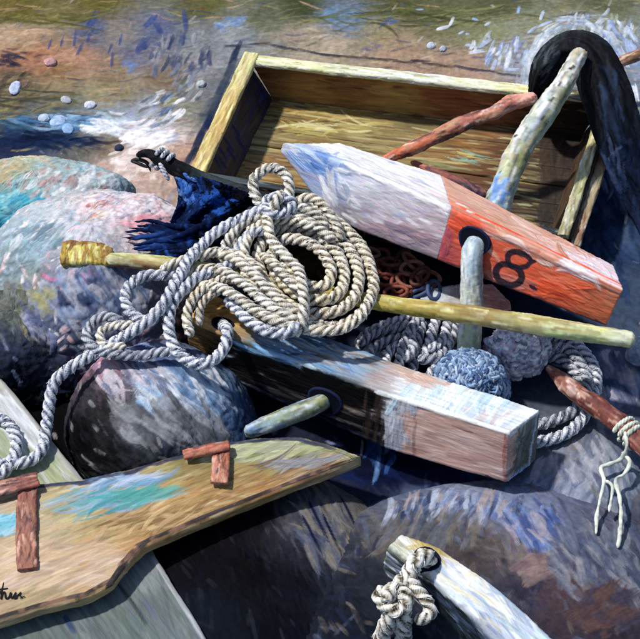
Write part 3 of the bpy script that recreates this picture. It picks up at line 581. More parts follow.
def rp2(P):
    rp(P)
    low = [(508,266),(501,265),(495.5,269),(494,275),(497,281),(504,285.5),(512,286),(518,282),(519.5,276),(516,270),(508,266),(502,265)]
    P.mark([onface(*p) for p in low], [.0074, .0086, .0078, .0090, .0070], lin('070c22'))
    P.mark([onface(*p) for p in [(509,267),(506.5,261),(507.5,255.5),(512,252.5),(518,252.5),(525,255.5),(529,259)]], [.0066, .0076, .0080, .0070], lin('080d24'))
    P.mark([onface(*p) for p in [(512,267),(519,268.5),(525,267),(529,263.5),(533,262)]], [.0054, .0064, .0060, .0046], lin('0e1228'))
    P.mark([onface(528, 287.5), onface(531, 289.5), onface(533, 291)], [.004, .0056, .0040], lin('141a38'))
    P.line([(440,260),(520,294),(604,324)], 3, ['2c1c30', '5c2c34', '141c3c'], 18, .7)
mb.build('red_half', M_buoy, buoy, rp2)
NAVY = lin('0c1330')
def ribbon(mb, pts, rad, n, flat=.12, col=NAVY):
    P = spline(pts, .0015); T = norm(np.gradient(P, axis=0)); B = np.cross(T, n); a = np.arange(10)/10*2*np.pi
    r = np.interp(np.linspace(0, 1, len(P)), np.linspace(0, 1, len(rad)), rad)*(1+.12*fbm(P, 150, 3, 2))
    mb.grid(P[:, None]+(B[:, None]*np.cos(a)[None, :, None]+n*np.sin(a)[None, :, None]*flat)*r[:, None, None], col=col, capn=2)
def hole(parent, c, n, rx, u, name='peg_hole', e=.8):  # raised near-black disc paints the darkness inside a hole
    u = norm(u-n*(u@n)); v = np.cross(n, u); a = np.arange(40)/40*2*np.pi; mb = MB(); rings = []
    for s, l in ((1.0, -.006), (1.03, .003), (.95, .0048), (.86, .0040), (.80, .0034), (.3, .0034), (.02, .0034)):
        rings.append(c+(u*np.cos(a)[:, None]*s*rx+v*np.sin(a)[:, None]*s*rx*e)*(1+.05*np.sin(a*3)[:, None])+n*l)
    col = np.broadcast_to(lin('0b0e1c'), (7, 40, 3)).copy(); col[1:3] = lin('1a2244')
    mb.grid(np.array(rings), caps=False, col=col); return mb.build(name, M_num, parent)
hole(buoy, onface(474.5, 241, 0), fn, .041, bd, e=.85)
def woodtube(name, pts, rad, m, parent, ctrl, acc, pacc, n, label=None, cat=None, dirn=None, lump=.18, lf=30, seed=0, w=.007, L=.05, extra=None, flat=1., ends=.5, mm=30, group=None, h=.0014, step=.0022, var=.2, rnd=.12):
    mb = MB(); P0 = tube(mb, pts, rad, mm, step, lump, lf, None, flat, seed, ends); d0 = norm(P0[-1]-P0[0]) if dirn is None else dirn
    def pf(P):
        P.control(ctrl); P.base(.012, 14); P.scatter(n, L, w, d0, var, acc, pacc, .8, h, .01, rnd)
        if extra: extra(P)
    o = mb.build(name, m, parent, pf)
    return tag(o, label, cat, group) if label else o
hp = onface(475, 243, 0)
PEGZ = .05
peg_end = W(466, 392, PEGZ)
woodtube('peg', [hp-fn*.01, hp+(peg_end-hp)*.08+fn*.012, hp*.6+peg_end*.4, peg_end], [.023, .0255, .026, .029], M_bark, buoy,
         [(474,240,'a8c0d4'),(472,260,'b0c4d4'),(480,280,'8c9c9c'),(466,270,'dce6ec'),(470,300,'c8ccc0'),(465,340,'b4bca0'),(475,350,'a0ac94'),(466,370,'aab494'),(470,380,'909c84')],
         ['f0f4f8', '7c94b4', '8c8c70', 'd0d8c4'], .4, 380, dirn=norm(peg_end-hp), lump=.06, mm=34, h=.0016)

# ================================================================== LONG TARRED BEAM
Z2 = .205
def beam_sec(rear, ft, fb, k=1.): 
    A = W(rear[0], rear[1], Z2-.0415*k); B = W(ft[0], ft[1], Z2); D = W(fb[0], fb[1], Z2-.136*k); return [A, B, D, A+D-B]
b0 = beam_sec((211, 293), (186, 320), (190, 352), .8); b1 = beam_sec((250, 310), (232, 338), (228, 378), .9); b2 = beam_sec((410, 369), (386, 394), (382, 447)); b3 = beam_sec((539, 410), (509, 432), (506, 482))
bmd = norm(b3[1]-b1[1])
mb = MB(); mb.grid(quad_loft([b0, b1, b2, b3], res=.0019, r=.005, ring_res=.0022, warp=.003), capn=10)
def bp(P):
    P.pw = 5
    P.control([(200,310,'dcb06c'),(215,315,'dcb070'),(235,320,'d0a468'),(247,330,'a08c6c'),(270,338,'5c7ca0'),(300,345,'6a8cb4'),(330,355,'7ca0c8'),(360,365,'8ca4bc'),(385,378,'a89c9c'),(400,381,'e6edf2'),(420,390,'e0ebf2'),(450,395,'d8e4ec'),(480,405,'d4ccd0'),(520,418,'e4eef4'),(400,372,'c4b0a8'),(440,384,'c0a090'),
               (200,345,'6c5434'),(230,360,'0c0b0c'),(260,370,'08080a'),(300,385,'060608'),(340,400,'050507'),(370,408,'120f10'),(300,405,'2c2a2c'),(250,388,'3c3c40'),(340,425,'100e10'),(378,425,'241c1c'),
               (395,420,'b8b4bc'),(398,440,'a4a0ac'),(415,425,'ac8c84'),(440,440,'b89488'),(470,450,'bc9484'),(495,450,'b88c80'),(440,455,'a07c74'),(490,475,'9c746c'),
               (525,440,'6c706c'),(530,430,'747874'),(515,460,'5c605e')])
    P.base(.008, 14)
    P.scatter(2600, .05, .008, bmd, .11, None, 0, .65, .0012, .008, .12)
    P.dabs(310, 350, 70, 12, 70, 38, 4, -20, ['88b4e0', '5c8cc4', 'b4ccdc', '9ca8b0', '3c5478']); P.dabs(350, 358, 46, 8, 30, 34, 4, -20, ['a4acb0', '8ca8cc', '7c6c64'])
    P.dabs(255, 378, 50, 8, 26, 34, 3, -24, ['55555a', '78787c', '303034']); P.dabs(350, 410, 20, 8, 20, 24, 4, -24, ['8c7c70', '3a2c28', '241c1c'])
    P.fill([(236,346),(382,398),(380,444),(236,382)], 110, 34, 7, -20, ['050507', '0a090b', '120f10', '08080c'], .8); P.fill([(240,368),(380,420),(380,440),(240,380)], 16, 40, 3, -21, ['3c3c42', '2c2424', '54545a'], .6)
    P.line([(206,368),(290,404),(384,444),(506,481)], 3, ['141c3c', '0c1024', '2c3450'], 18, .75)
    P.fill([(364,392),(384,398),(382,446),(362,438)], 18, 20, 4, 80, ['2c2422', '3c322c', '100e10'], .7)
    P.fill([(388,398),(413,405),(410,458),(385,450)], 80, 12, 6, 85, ['b8b4c0', 'a8a8b4', 'ccd0d8', '9894a0'], .9)
    P.fill([(416,408),(504,432),(502,478),(414,458)], 150, 30, 8, -17, ['dcb8ac', 'd4aca0', 'e4c4b8', 'c89c90', 'd8b0a0'], .8, .0008)
    P.fill([(390,392),(506,429),(536,410),(412,373)], 110, 18, 6, 48, ['e4ecf2', 'f0f4f8', 'd0dee8', 'd8ccd0', 'c8d8e8'], .85, .0009)
    P.dabs(396, 425, 9, 22, 10, 18, 6, 85, ['c8c8d0', 'b0b0bc', 'd8dce4', '9c98a4'])
    P.dabs(455, 398, 60, 8, 80, 20, 6, 50, ['f4fafc', 'd8eaf4', 'c0dcec', 'e8f0f4']); P.dabs(420, 380, 20, 5, 16, 20, 5, -25, ['c8a898', 'd8bcb0'])
    P.line([(505,436),(503,478)], 3, ['8c4048', 'b06c6c'], 10, .8); P.line([(415,408),(413,456)], 2.5, ['7c5c58', '94706c'], 10, .6)
    for t in np.linspace(0, 1, 12): P.dab(383+t*125, 394+t*38, 16, 3.5, -17, 'f6fbfc', .8)
    P.dabs(523, 445, 8, 22, 30, 14, 4, 70, ['4c504c', '7c827c', 'a4a8a0', '5c5a50'])
    for t in np.linspace(0, 1, 9): P.dab(512+t*26, 432-t*20, 9, 3, 38, 'e8eef4', .9); P.dab(510+t*20, 481-t*15, 8, 3, 38, '9cb8dc', .9); P.dab(537-t*9, 414+t*50, 10, 3, 80, 'b4cce4', .9)
    P.dabs(215, 312, 22, 12, 34, 16, 5, 10, ['c8a05c', '9c7438', 'd8b878', '7c5c30'])
beam = thing('timber_beam', np.array(b2).mean(0)*[1, 1, 0]+[0, 0, .03], 'long square tarred beam with a white band and pink and white end, running from under the rope coil', 'beam')
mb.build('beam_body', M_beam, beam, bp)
gn = norm(np.cross(b2[1]-b1[1], b2[2]-b2[1]+b1[2]-b1[1])); gn = gn if gn@(CAM-b1[1]) > 0 else -gn
pc = onface(326, 400, .004, b2[1], gn); hole(beam, pc, gn, .042, bmd, e=.85)
pe = W(246, 433, .10)
woodtube('peg', [pc-gn*.01, pc*.8+pe*.2, pe], [.018, .020, .019, .015], M_bark, beam,
         [(320,395,'b8b890'),(300,405,'a8ac80'),(280,415,'a4b498'),(255,428,'5c7cb0'),(300,412,'6c7454'),(265,425,'8ca4c4')], ['e8ecd8', '4c7cc0', '7c8450', 'c8d4d8', '3c4430'], .45, 300, lump=.08, mm=30, h=.0016)
# eye hole of the ochre end, facing up
tn = norm(np.cross(b1[1]-b0[1], b0[0]-b0[1])); tn = tn if tn[2] > 0 else -tn
ec = onface(222, 324, 0, b0[1], tn); hole(beam, ec, tn, .026, bmd, 'rope_hole', .9)

# ================================================================== YELLOW OAR
oar = thing('oar', W(120, 260, .16), 'yellow wooden oar with a blocky grip, running under the rope coil to the right edge', 'oar')
OP = [(64, 252, .262), (100, 254.5, .262), (108, 256.5, .262)]
PA = Wl([(108, 259, .262), (180, 266, .255), (280, 284, .225), (375, 302, .215), (470, 315, .232), (560, 329, .235), (634, 340, .225)])
woodtube('shaft', list(PA), [.017, .019, .018, .018, .022, .023, .019], M_pole, oar,
         [(120,253,'d0d4a0'),(150,256,'ccd098'),(175,260,'c4c888'),(130,266,'6c3c24'),(170,272,'743f2a'),(380,300,'b8a850'),(400,305,'b4a054'),(440,310,'b09858'),(480,316,'a48c5c'),(520,322,'b0a870'),(560,328,'c8cc98'),(600,334,'ccd8ac'),(630,338,'dce4c8'),(500,326,'84745c'),(580,338,'9ca878'),(420,315,'7c7028')],
         ['e8ecc8', '8c7434', 'd8d88c', '9c8c44'], .35, 900, mm=26, lump=.05, flat=.9, h=.0016, step=.0026, L=.055)
mb = MB(); gA = [W(62, 242, .285), W(60, 262, .262), W(62, 268, .225), W(64, 250, .23)]; gM = [W(66, 240, .287), W(62, 264, .265), W(64, 270, .22), W(68, 250, .23)]; gB = [W(100, 242, .282), W(98, 264, .262), W(99, 270, .23), W(101, 252, .235)]; gC = [W(112, 247, .28), W(111, 263, .262), W(112, 268, .24), W(113, 253, .24)]
mb.grid(quad_loft([gA, gM, gB, gC], r=.008, res=.0016, ring_res=.0018), capn=6)
def gp(P):
    P.control([(70,250,'b8a04c'),(80,250,'d0c060'),(90,250,'c4b454'),(100,250,'a88c44'),(63,258,'6c5028'),(75,265,'a89040'),(85,240,'8c6c34'),(110,255,'7c5830')])
    P.base(.006); P.scatter(160, .022, .006, sdir(80), .18, ['e8e4a8', '8c6c2c', 'd4c45c'], .3, .8, .002, .006, .3); P.dabs(80, 252, 18, 9, 40, 12, 3.5, 85, ['ece8a4', 'd8cc68', 'b49c40', 'a87c38'])
    P.dabs(85, 241, 22, 2, 12, 14, 3, 5, ['6c4024', '8c5c34'])
mb.build('grip', M_pole, oar, gp)

# ================================================================== BRANCHES AND BLACK ARCH
woodtube('branch', Wl([(581, 52, .40), (566, 78, .385), (549, 105, .36), (532, 130, .335), (520, 150, .31), (508, 178, .28), (494, 215, .24)]), [.017, .022, .024, .029, .027, .030, .032], M_bark, None,
         [(575,60,'b8b0a0'),(562,82,'e4e6e8'),(550,105,'d0d8d8'),(535,125,'d8dce0'),(522,135,'ccd2d4'),(515,155,'b8bc9c'),(505,175,'b4b890'),(497,195,'a4bcdc'),(560,95,'8c8c64'),(540,125,'8c9468'),(525,155,'6c7448')],
         ['f6f6f6', '8c9460', '3c3c38', 'b8c8e0', 'c4ac84'], .4, 620, 'thick pale knotty branch leaning out of the crate onto the black rubber arch', 'branch', lump=.32, lf=22, seed=3, h=.0022,
         extra=lambda P: (P.dabs(520, 132, 6, 6, 12, 8, 3, 60, ['f4f6f8', 'd8dce4']), P.dab(517, 137, 6, 4, 30, '2c2c30'), P.dabs(500, 190, 8, 10, 20, 16, 4, 65, ['8cb4e8', 'c8dcf0', '5c8cd0']), [P.dab(x, y, 7, 3, 40, '34342c') for x, y in ((560, 85), (553, 100), (543, 118), (572, 68))]))
br = woodtube('branch', Wl([(536, 98, .30), (510, 103, .29), (492, 114, .28), (468, 121, .265), (440, 135, .24), (415, 147, .22), (384, 160, .20)]), [.013, .018, .014, .017, .015, .016, .007], M_bark, None,
         [(530,98,'e4a494'),(510,104,'dc9c8c'),(490,112,'c87c6c'),(465,120,'c47c68'),(440,133,'b88c68'),(420,143,'c86c4c'),(395,152,'cc6444'),(455,135,'3a2430')],
         ['f4dcd4', '7c3c34', 'e07c60', 'b09c7c', '241c34'], .35, 420, 'thin crooked salmon-red branch lying across the inside of the crate', 'branch', lump=.35, lf=28, seed=5, h=.002)
woodtube('branch', Wl([(412, 162, .17), (432, 172, .18), (462, 184, .2), (486, 196, .2)]), [.006, .012, .013, .010], M_bark, None,
         [(425,168,'a86450'),(450,178,'8c4a3c'),(470,188,'2c2440')], ['3a2c4c', 'c88c74'], .3, 150, 'short dark red stick just behind the upper edge of the buoy', 'stick', lump=.3, seed=6)
woodtube('stick', Wl([(612, 66, .14), (626, 60, .15), (652, 50, .17)]), [.012, .014, .013], M_bark, None, [(615,64,'a8785c'),(628,58,'b88c6c'),(640,54,'8c6450')], ['dcc0a8', '54342c'], .3, 120, 'short brown stick beyond the black rubber arch at the right edge', 'stick', lump=.2, seed=7)
mb = MB()
def arch(mb):
    K = [(541, 112, .12, .014), (538, 92, .22, .022), (548, 66, .30, .036), (570, 50, .345, .045), (592, 58, .35, .052), (605, 88, .31, .060), (617, 125, .25, .060), (630, 160, .17, .056), (646, 195, .09, .052), (664, 235, .01, .05)]
    P = spline([np.r_[W(a, b, c), r] for a, b, c, r in K], .003); r = P[:, 3]; P = P[:, :3]
    T, N, B = frames(P); m = 110; a = np.arange(m)/m*2*np.pi
    D = N[:, None]*np.cos(a)[None, :, None]+B[:, None]*np.sin(a)[None, :, None]
    L = np.linspace(0, 1, len(P))[:, None]
    fold = 1+.10*np.sin(a[None]*5+L*3)+.05*np.sin(a[None]*11-L*7)
    k = np.minimum(np.arange(len(P)), 6)/6.; fold = fold*(.3+.7*k)[:, None]
    mb.grid(P[:, None]+D*(r[:, None]*fold)[..., None], capn=3)
arch(mb)
mb.build('rubber_arch', M_rubber, None, lambda P: (P.control([(545,70,'101014'),(575,45,'0c0c10'),(600,80,'0d0d12'),(610,130,'12151e'),(625,180,'202c48'),(540,95,'0c0c10'),(565,38,'3a424c'),(620,215,'2c3c60')]), P.base(.02, 14),
    P.scatter(1300, .07, .009, lambda v, n: np.array([.35, -.5, -.8]), .25, ['1c1e24', '2a303a', '08080a'], .25, .7, .0012, .02, .25), P.dabs(548, 60, 16, 22, 26, 24, 3, 60, ['3c4450', '50585c', '1c2026']), P.dabs(612, 110, 9, 34, 30, 30, 4, -78, ['1f2c44', '2c3c58', '181c28']),
    P.dabs(612, 175, 14, 26, 36, 26, 4, -78, ['3c507c', '5c6c94', '20304c']))) 
tag(bpy.data.objects['rubber_arch'], 'black rubber sheet bent into a tall arch over the right corner of the crate', 'rubber sheet')

# ================================================================== BLACK POLE, BLUE CLOTH
pole = thing('boat_hook', W(200, 182, .22), 'black tipped pole bound with white cord, pointing left out of the blue cloth', 'boat hook')
woodtube('shaft', Wl([(137, 155, .285), (150, 154, .285), (166, 163, .28), (200, 178, .26), (245, 195, .24), (300, 212, .22)]), [.006, .020, .019, .020, .020, .018], M_rubber, pole,
         [(150,153,'0e0e12'),(180,168,'101014'),(215,180,'3c4a4c'),(240,190,'2c3438'),(260,200,'101014')], ['20242c', '3c484c'], .2, 260, lump=.12, mm=24)
mb = MB()
for k, x in enumerate((157, 162, 168)):
    a = np.linspace(0, 5.2, 26); c = W(x, 157.5+(x-157)*.5, .283); t = norm(W(200, 178, .26)-W(166, 163, .28)); u = norm(np.cross(t, up)); v = np.cross(u, t)
    rope(mb, [c+(u*math.cos(q+1)+v*math.sin(q+1))*.024+t*.004*math.sin(q) for q in a], .0055, ROPEB, m=12, step=.0018, seed=k)
rope(mb, Wl([(160, 163, .29), (165, 172, .28), (169, 180, .262)]), .006, ROPEB, m=12, step=.0018)
mb.build('cord_binding', M_rope, pole)
mb = MB(); tube(mb, Wl([(149, 168, .255), (137, 163, .262), (132, 161, .262), (138, 159.5, .268), (147, 163, .262), (151, 172, .24)]), [.003, .005, .004, .005, .005, .002], 10, .002, col=lin('141418')); mb.build('hook', M_iron, pole)
def cloth():
    mb = MB()
    # a crumpled bundle: folds sweep down from the pole and fan out to the left
    n, m = 190, 210; u = np.linspace(0, 1, n)[:, None]; v = np.linspace(0, 1, m)[None]
    tl, tr, bl_, br_ = (172, 168), (252, 197), (168, 252), (236, 236)
    px = (tl[0]*(1-v)+tr[0]*v)*(1-u)+(bl_[0]*(1-v)+br_[0]*v)*u; py = (tl[1]*(1-v)+tr[1]*v)*(1-u)+(bl_[1]*(1-v)+br_[1]*v)*u
    px = px+8*np.sin(u*5+v*2); py = py+6*np.sin(v*9+1)*u
    Q = np.stack([u+v*0, v+u*0, u*0+v*0], -1).reshape(-1, 3)
    z = .26-.10*u+.035*np.sin(np.pi*v)+.020*np.sin(v*17+u*4+2*fbm(Q, 2.5, 3).reshape(n, m))*(.3+.7*u)+.012*fbm(Q, 8, 5).reshape(n, m)
    G = np.array([[W(px[i, j], py[i, j], z[i, j]) for j in range(m)] for i in range(n)])
    mb.grid(np.concatenate([G, G[::-1]-up*.018], 1), caps=False) if False else None
    both = np.concatenate([G, (G-up*.02)[:, ::-1]], 1); mb.grid(both, capn=1)
    for (x0, y0, x1, y1, x2, y2) in [(178,238,150,230,124,232),(180,243,155,236,129,240),(182,248,156,246,132,249),(184,253,160,254,140,255),(176,232,156,226,138,226),(188,256,170,262,158,262),(205,225,180,236,150,240),(210,236,188,250,160,252),(182,236,158,230,130,228),(182,241,160,241,134,245),(186,250,164,250,146,258),(176,229,152,221,134,222),(180,236,152,236,122,238),(179,247,158,249,138,250),(188,252,168,258,150,264),(200,228,170,226,150,219),(182,250,164,258,152,256),(178,240,160,233,146,224)]:
        tube(mb, Wl([(x0+14, y0-6, .235), (x0, y0, .245), (x1, y1, .262), (x2, y2, .262)]), [.008, .007, .0045, .001], 12, .003, .3, 30, seed=int(x0))
    def pf(P):
        P.control([(180,180,'0a1228'),(190,185,'122858'),(205,200,'122a5c'),(195,220,'10204c'),(225,200,'060a18'),(240,215,'030408'),(215,225,'0a1430'),(180,240,'0e1c40'),(150,238,'101c3c'),(200,245,'060814'),(230,235,'030306'),(210,185,'04060c'),(235,200,'030408')])
        P.base(.012, 20); P.scatter(1000, .05, .008, sdir(-70), .3, ['1c3c80', '04060f', '2c509c'], .14, .8, .002, .012, .5)
        P.dabs(185, 186, 6, 14, 12, 26, 4, -65, ['4c7cc8', '2c5cac', '6c94d4']); P.dabs(216, 204, 14, 9, 12, 22, 4, -40, ['2450a0', '1c4488']); P.dabs(160, 240, 26, 8, 20, 26, 4, 15, ['10204c', '2c4c8c'])
    tag(mb.build('cloth', M_cloth, None, pf), 'crumpled navy blue cloth with ragged fringe spilling over the pale boulder', 'cloth')
cloth()

# ================================================================== ROPES
CZ = .262; RR = .0136
mb = MB()
def spiral(cx, cy, a0, b0, a1, b1, turns, tilt, z0, z1, ph=0., n=26, sx=0, sy=0):
    out = []
    for k in range(int(turns*n)+1):
        t = k/(turns*n); q = ph+2*np.pi*k/n; a = a0+(a1-a0)*t; b = b0+(b1-b0)*t
        x = a*math.cos(q); y = b*math.sin(q); c, s = math.cos(tilt), math.sin(tilt)
        out.append((cx+sx*t+x*c-y*s, cy+sy*t+x*s+y*c, z0+(z1-z0)*t+.006*math.sin(q*1.3+k*.1)))
    return out
TI = (1.05, .93, .70)
T_ = math.radians(36)
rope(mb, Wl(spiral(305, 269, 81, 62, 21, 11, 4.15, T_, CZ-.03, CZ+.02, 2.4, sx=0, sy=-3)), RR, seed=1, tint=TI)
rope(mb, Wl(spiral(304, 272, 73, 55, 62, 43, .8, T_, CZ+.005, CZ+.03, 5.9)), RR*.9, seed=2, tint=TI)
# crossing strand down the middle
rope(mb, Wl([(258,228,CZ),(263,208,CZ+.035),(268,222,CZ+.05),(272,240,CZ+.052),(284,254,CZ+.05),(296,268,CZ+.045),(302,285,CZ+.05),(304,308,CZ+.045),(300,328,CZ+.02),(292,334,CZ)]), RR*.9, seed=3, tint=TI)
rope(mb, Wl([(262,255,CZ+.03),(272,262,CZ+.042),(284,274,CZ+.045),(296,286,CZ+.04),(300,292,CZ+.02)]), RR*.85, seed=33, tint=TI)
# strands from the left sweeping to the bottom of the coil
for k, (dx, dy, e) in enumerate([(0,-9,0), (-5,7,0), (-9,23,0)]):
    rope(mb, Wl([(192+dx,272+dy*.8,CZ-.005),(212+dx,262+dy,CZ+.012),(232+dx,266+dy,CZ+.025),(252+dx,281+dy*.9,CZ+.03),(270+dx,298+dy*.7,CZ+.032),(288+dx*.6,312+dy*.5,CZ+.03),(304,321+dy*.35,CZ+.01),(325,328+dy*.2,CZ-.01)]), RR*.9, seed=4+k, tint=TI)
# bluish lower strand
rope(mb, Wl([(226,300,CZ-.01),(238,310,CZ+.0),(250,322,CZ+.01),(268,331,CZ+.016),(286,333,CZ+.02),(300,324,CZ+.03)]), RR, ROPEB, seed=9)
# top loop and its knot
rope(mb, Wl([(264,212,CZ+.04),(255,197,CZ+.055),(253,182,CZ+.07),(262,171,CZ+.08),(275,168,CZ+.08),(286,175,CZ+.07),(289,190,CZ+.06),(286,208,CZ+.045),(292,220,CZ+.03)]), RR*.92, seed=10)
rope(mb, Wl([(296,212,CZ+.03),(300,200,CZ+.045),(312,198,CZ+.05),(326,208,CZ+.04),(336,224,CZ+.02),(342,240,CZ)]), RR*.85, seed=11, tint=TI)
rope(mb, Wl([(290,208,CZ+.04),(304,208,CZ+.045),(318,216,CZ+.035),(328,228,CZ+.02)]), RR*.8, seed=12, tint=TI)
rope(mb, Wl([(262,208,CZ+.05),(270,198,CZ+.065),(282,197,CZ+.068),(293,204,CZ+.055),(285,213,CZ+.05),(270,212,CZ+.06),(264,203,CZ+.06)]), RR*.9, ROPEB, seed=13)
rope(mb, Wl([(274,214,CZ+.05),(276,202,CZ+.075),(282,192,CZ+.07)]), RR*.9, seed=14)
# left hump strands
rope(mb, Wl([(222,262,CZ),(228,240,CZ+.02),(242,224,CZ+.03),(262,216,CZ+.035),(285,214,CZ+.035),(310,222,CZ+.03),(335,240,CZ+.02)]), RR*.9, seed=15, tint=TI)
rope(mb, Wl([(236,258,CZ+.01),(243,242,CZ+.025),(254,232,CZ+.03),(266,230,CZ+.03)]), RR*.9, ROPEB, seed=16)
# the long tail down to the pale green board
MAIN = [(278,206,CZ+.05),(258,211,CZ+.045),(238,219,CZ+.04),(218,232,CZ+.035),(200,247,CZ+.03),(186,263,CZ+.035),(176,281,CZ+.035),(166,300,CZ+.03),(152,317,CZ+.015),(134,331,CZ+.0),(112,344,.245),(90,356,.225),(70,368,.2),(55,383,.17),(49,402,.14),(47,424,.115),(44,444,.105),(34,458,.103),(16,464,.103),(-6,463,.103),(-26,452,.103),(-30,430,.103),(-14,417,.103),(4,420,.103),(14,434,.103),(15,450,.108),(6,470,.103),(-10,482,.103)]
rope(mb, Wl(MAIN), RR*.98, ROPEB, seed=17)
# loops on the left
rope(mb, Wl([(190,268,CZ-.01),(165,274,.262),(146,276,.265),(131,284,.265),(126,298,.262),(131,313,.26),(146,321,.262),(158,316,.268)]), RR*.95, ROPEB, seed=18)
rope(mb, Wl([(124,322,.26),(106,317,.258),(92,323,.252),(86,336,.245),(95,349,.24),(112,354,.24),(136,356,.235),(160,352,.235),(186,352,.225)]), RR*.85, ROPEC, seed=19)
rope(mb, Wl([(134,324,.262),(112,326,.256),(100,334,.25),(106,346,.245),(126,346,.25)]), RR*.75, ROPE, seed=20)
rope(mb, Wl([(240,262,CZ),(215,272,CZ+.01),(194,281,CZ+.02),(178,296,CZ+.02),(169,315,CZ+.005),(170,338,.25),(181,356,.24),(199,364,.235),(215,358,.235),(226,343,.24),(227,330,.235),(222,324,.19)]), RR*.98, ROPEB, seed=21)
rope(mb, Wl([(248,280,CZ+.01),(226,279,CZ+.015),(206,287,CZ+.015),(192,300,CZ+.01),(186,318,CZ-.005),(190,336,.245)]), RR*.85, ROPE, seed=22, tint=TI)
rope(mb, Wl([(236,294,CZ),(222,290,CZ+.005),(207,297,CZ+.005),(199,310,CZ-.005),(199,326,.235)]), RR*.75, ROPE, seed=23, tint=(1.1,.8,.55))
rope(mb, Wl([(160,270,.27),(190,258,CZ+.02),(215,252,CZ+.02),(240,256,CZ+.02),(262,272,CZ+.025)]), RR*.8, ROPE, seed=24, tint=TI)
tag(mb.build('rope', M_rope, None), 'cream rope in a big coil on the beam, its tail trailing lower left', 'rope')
# dark rope pile
mb = MB()
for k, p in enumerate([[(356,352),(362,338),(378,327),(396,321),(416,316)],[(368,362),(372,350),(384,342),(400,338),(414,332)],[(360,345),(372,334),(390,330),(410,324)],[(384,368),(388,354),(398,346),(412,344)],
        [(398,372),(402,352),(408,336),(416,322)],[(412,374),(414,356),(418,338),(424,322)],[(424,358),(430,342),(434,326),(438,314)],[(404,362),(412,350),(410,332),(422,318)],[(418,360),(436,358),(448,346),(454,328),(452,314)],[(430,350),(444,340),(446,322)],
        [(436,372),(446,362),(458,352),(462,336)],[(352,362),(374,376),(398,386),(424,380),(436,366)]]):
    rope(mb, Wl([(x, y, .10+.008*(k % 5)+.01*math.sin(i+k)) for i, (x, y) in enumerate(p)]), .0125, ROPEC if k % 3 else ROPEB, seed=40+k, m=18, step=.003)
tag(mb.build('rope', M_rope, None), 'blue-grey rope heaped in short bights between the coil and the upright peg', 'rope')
mb = MB()
for k, (p, z) in enumerate([([(540,346),(550,339),(566,339),(582,350),(593,366),(597,384),(592,402),(582,420),(564,434),(540,442),(520,444)], .045),
                            ([(545,356),(560,358),(572,368),(581,382),(581,400),(570,413),(552,421),(528,426)], .04), ([(552,347),(568,350),(582,364),(588,382),(586,396)], .055)]):
    rope(mb, Wl([(x, y, z) for x, y in p]), .0135, ROPEC if k else ROPEB, seed=60+k)
tag(mb.build('rope', M_rope, None), 'grey rope lying in two flat loops behind the square beam end', 'rope')

# rusty chain
ch = thing('chain', W(400, 275, .05), 'small heap of rusty red-brown chain under the white half of the buoy', 'chain')
LK = [(378,256,20),(390,262,-30),(402,260,70),(412,268,10),(396,272,40),(384,270,-60),(408,280,-20),(420,276,50),(426,286,0),(398,284,80),(388,280,15),(412,262,-50),(374,266,60),(430,278,-40),(420,292,20),(396,292,-10),(384,292,35),(404,294,60),(368,252,0),(434,290,80)]
for k, (x, y, a) in enumerate(LK):
    c = W(x, y, .075+.012*(k % 4)); t = math.radians(a); u = np.array([math.cos(t), math.sin(t), .35*math.sin(k)]); v = norm(np.array([-math.sin(t), math.cos(t), .5*math.cos(k*2)]))
    q = np.linspace(0, 2*np.pi, 25); mb = MB(); cc = lin(['7c4034', '8c5848', '5c302c', 'a07060', '3c4c78'][k % 5 if k % 5 < 4 or k > 13 else 0])
    P = spline([c+u*.028*math.cos(s)+v*.017*math.sin(s) for s in q], .0022); T, N, B = frames(P); al = np.arange(10)/10*2*np.pi
    G = P[:, None]+(N[:, None]*np.cos(al)[None, :, None]+B[:, None]*np.sin(al)[None, :, None])*.0052
    col = cc*(1+.5*fbm(G.reshape(-1, 3), 90, k)[:, None]); mb.grid(G, col=np.clip(col, .01, 1).reshape(G.shape)); mb.build('link', M_iron, ch)

# flat wood scrap behind the peg
board('wood_scrap', [[W(420,297,.10),W(424,312,.10),W(424,312,.075),W(420,297,.075)],[W(432,289,.105),W(440,312,.105),W(440,312,.08),W(432,289,.08)],[W(460,285,.11),W(470,314,.11),W(470,314,.085),W(460,285,.085)],[W(492,285,.11),W(498,310,.11),W(498,310,.085),W(492,285,.085)],[W(509,302,.10),W(510,310,.10),W(510,310,.08),W(509,302,.08)]],
      M_rock, None, [(430,295,'b0bcc8'),(445,290,'c0c8d0'),(485,290,'c89c90'),(498,298,'d0a498'),(505,304,'b88c84'),(460,300,'a8a4a4')], norm(W(500,300,.1)-W(440,292,.1)), 120, ['e4e8ec', '8c98b0', 'e4c4b8'], .3, L=.025, w=.006, h=.002)
tag(bpy.data.objects['wood_scrap'], 'small flat scrap of wood, grey with a pink end, behind the upright peg', 'wood scrap')

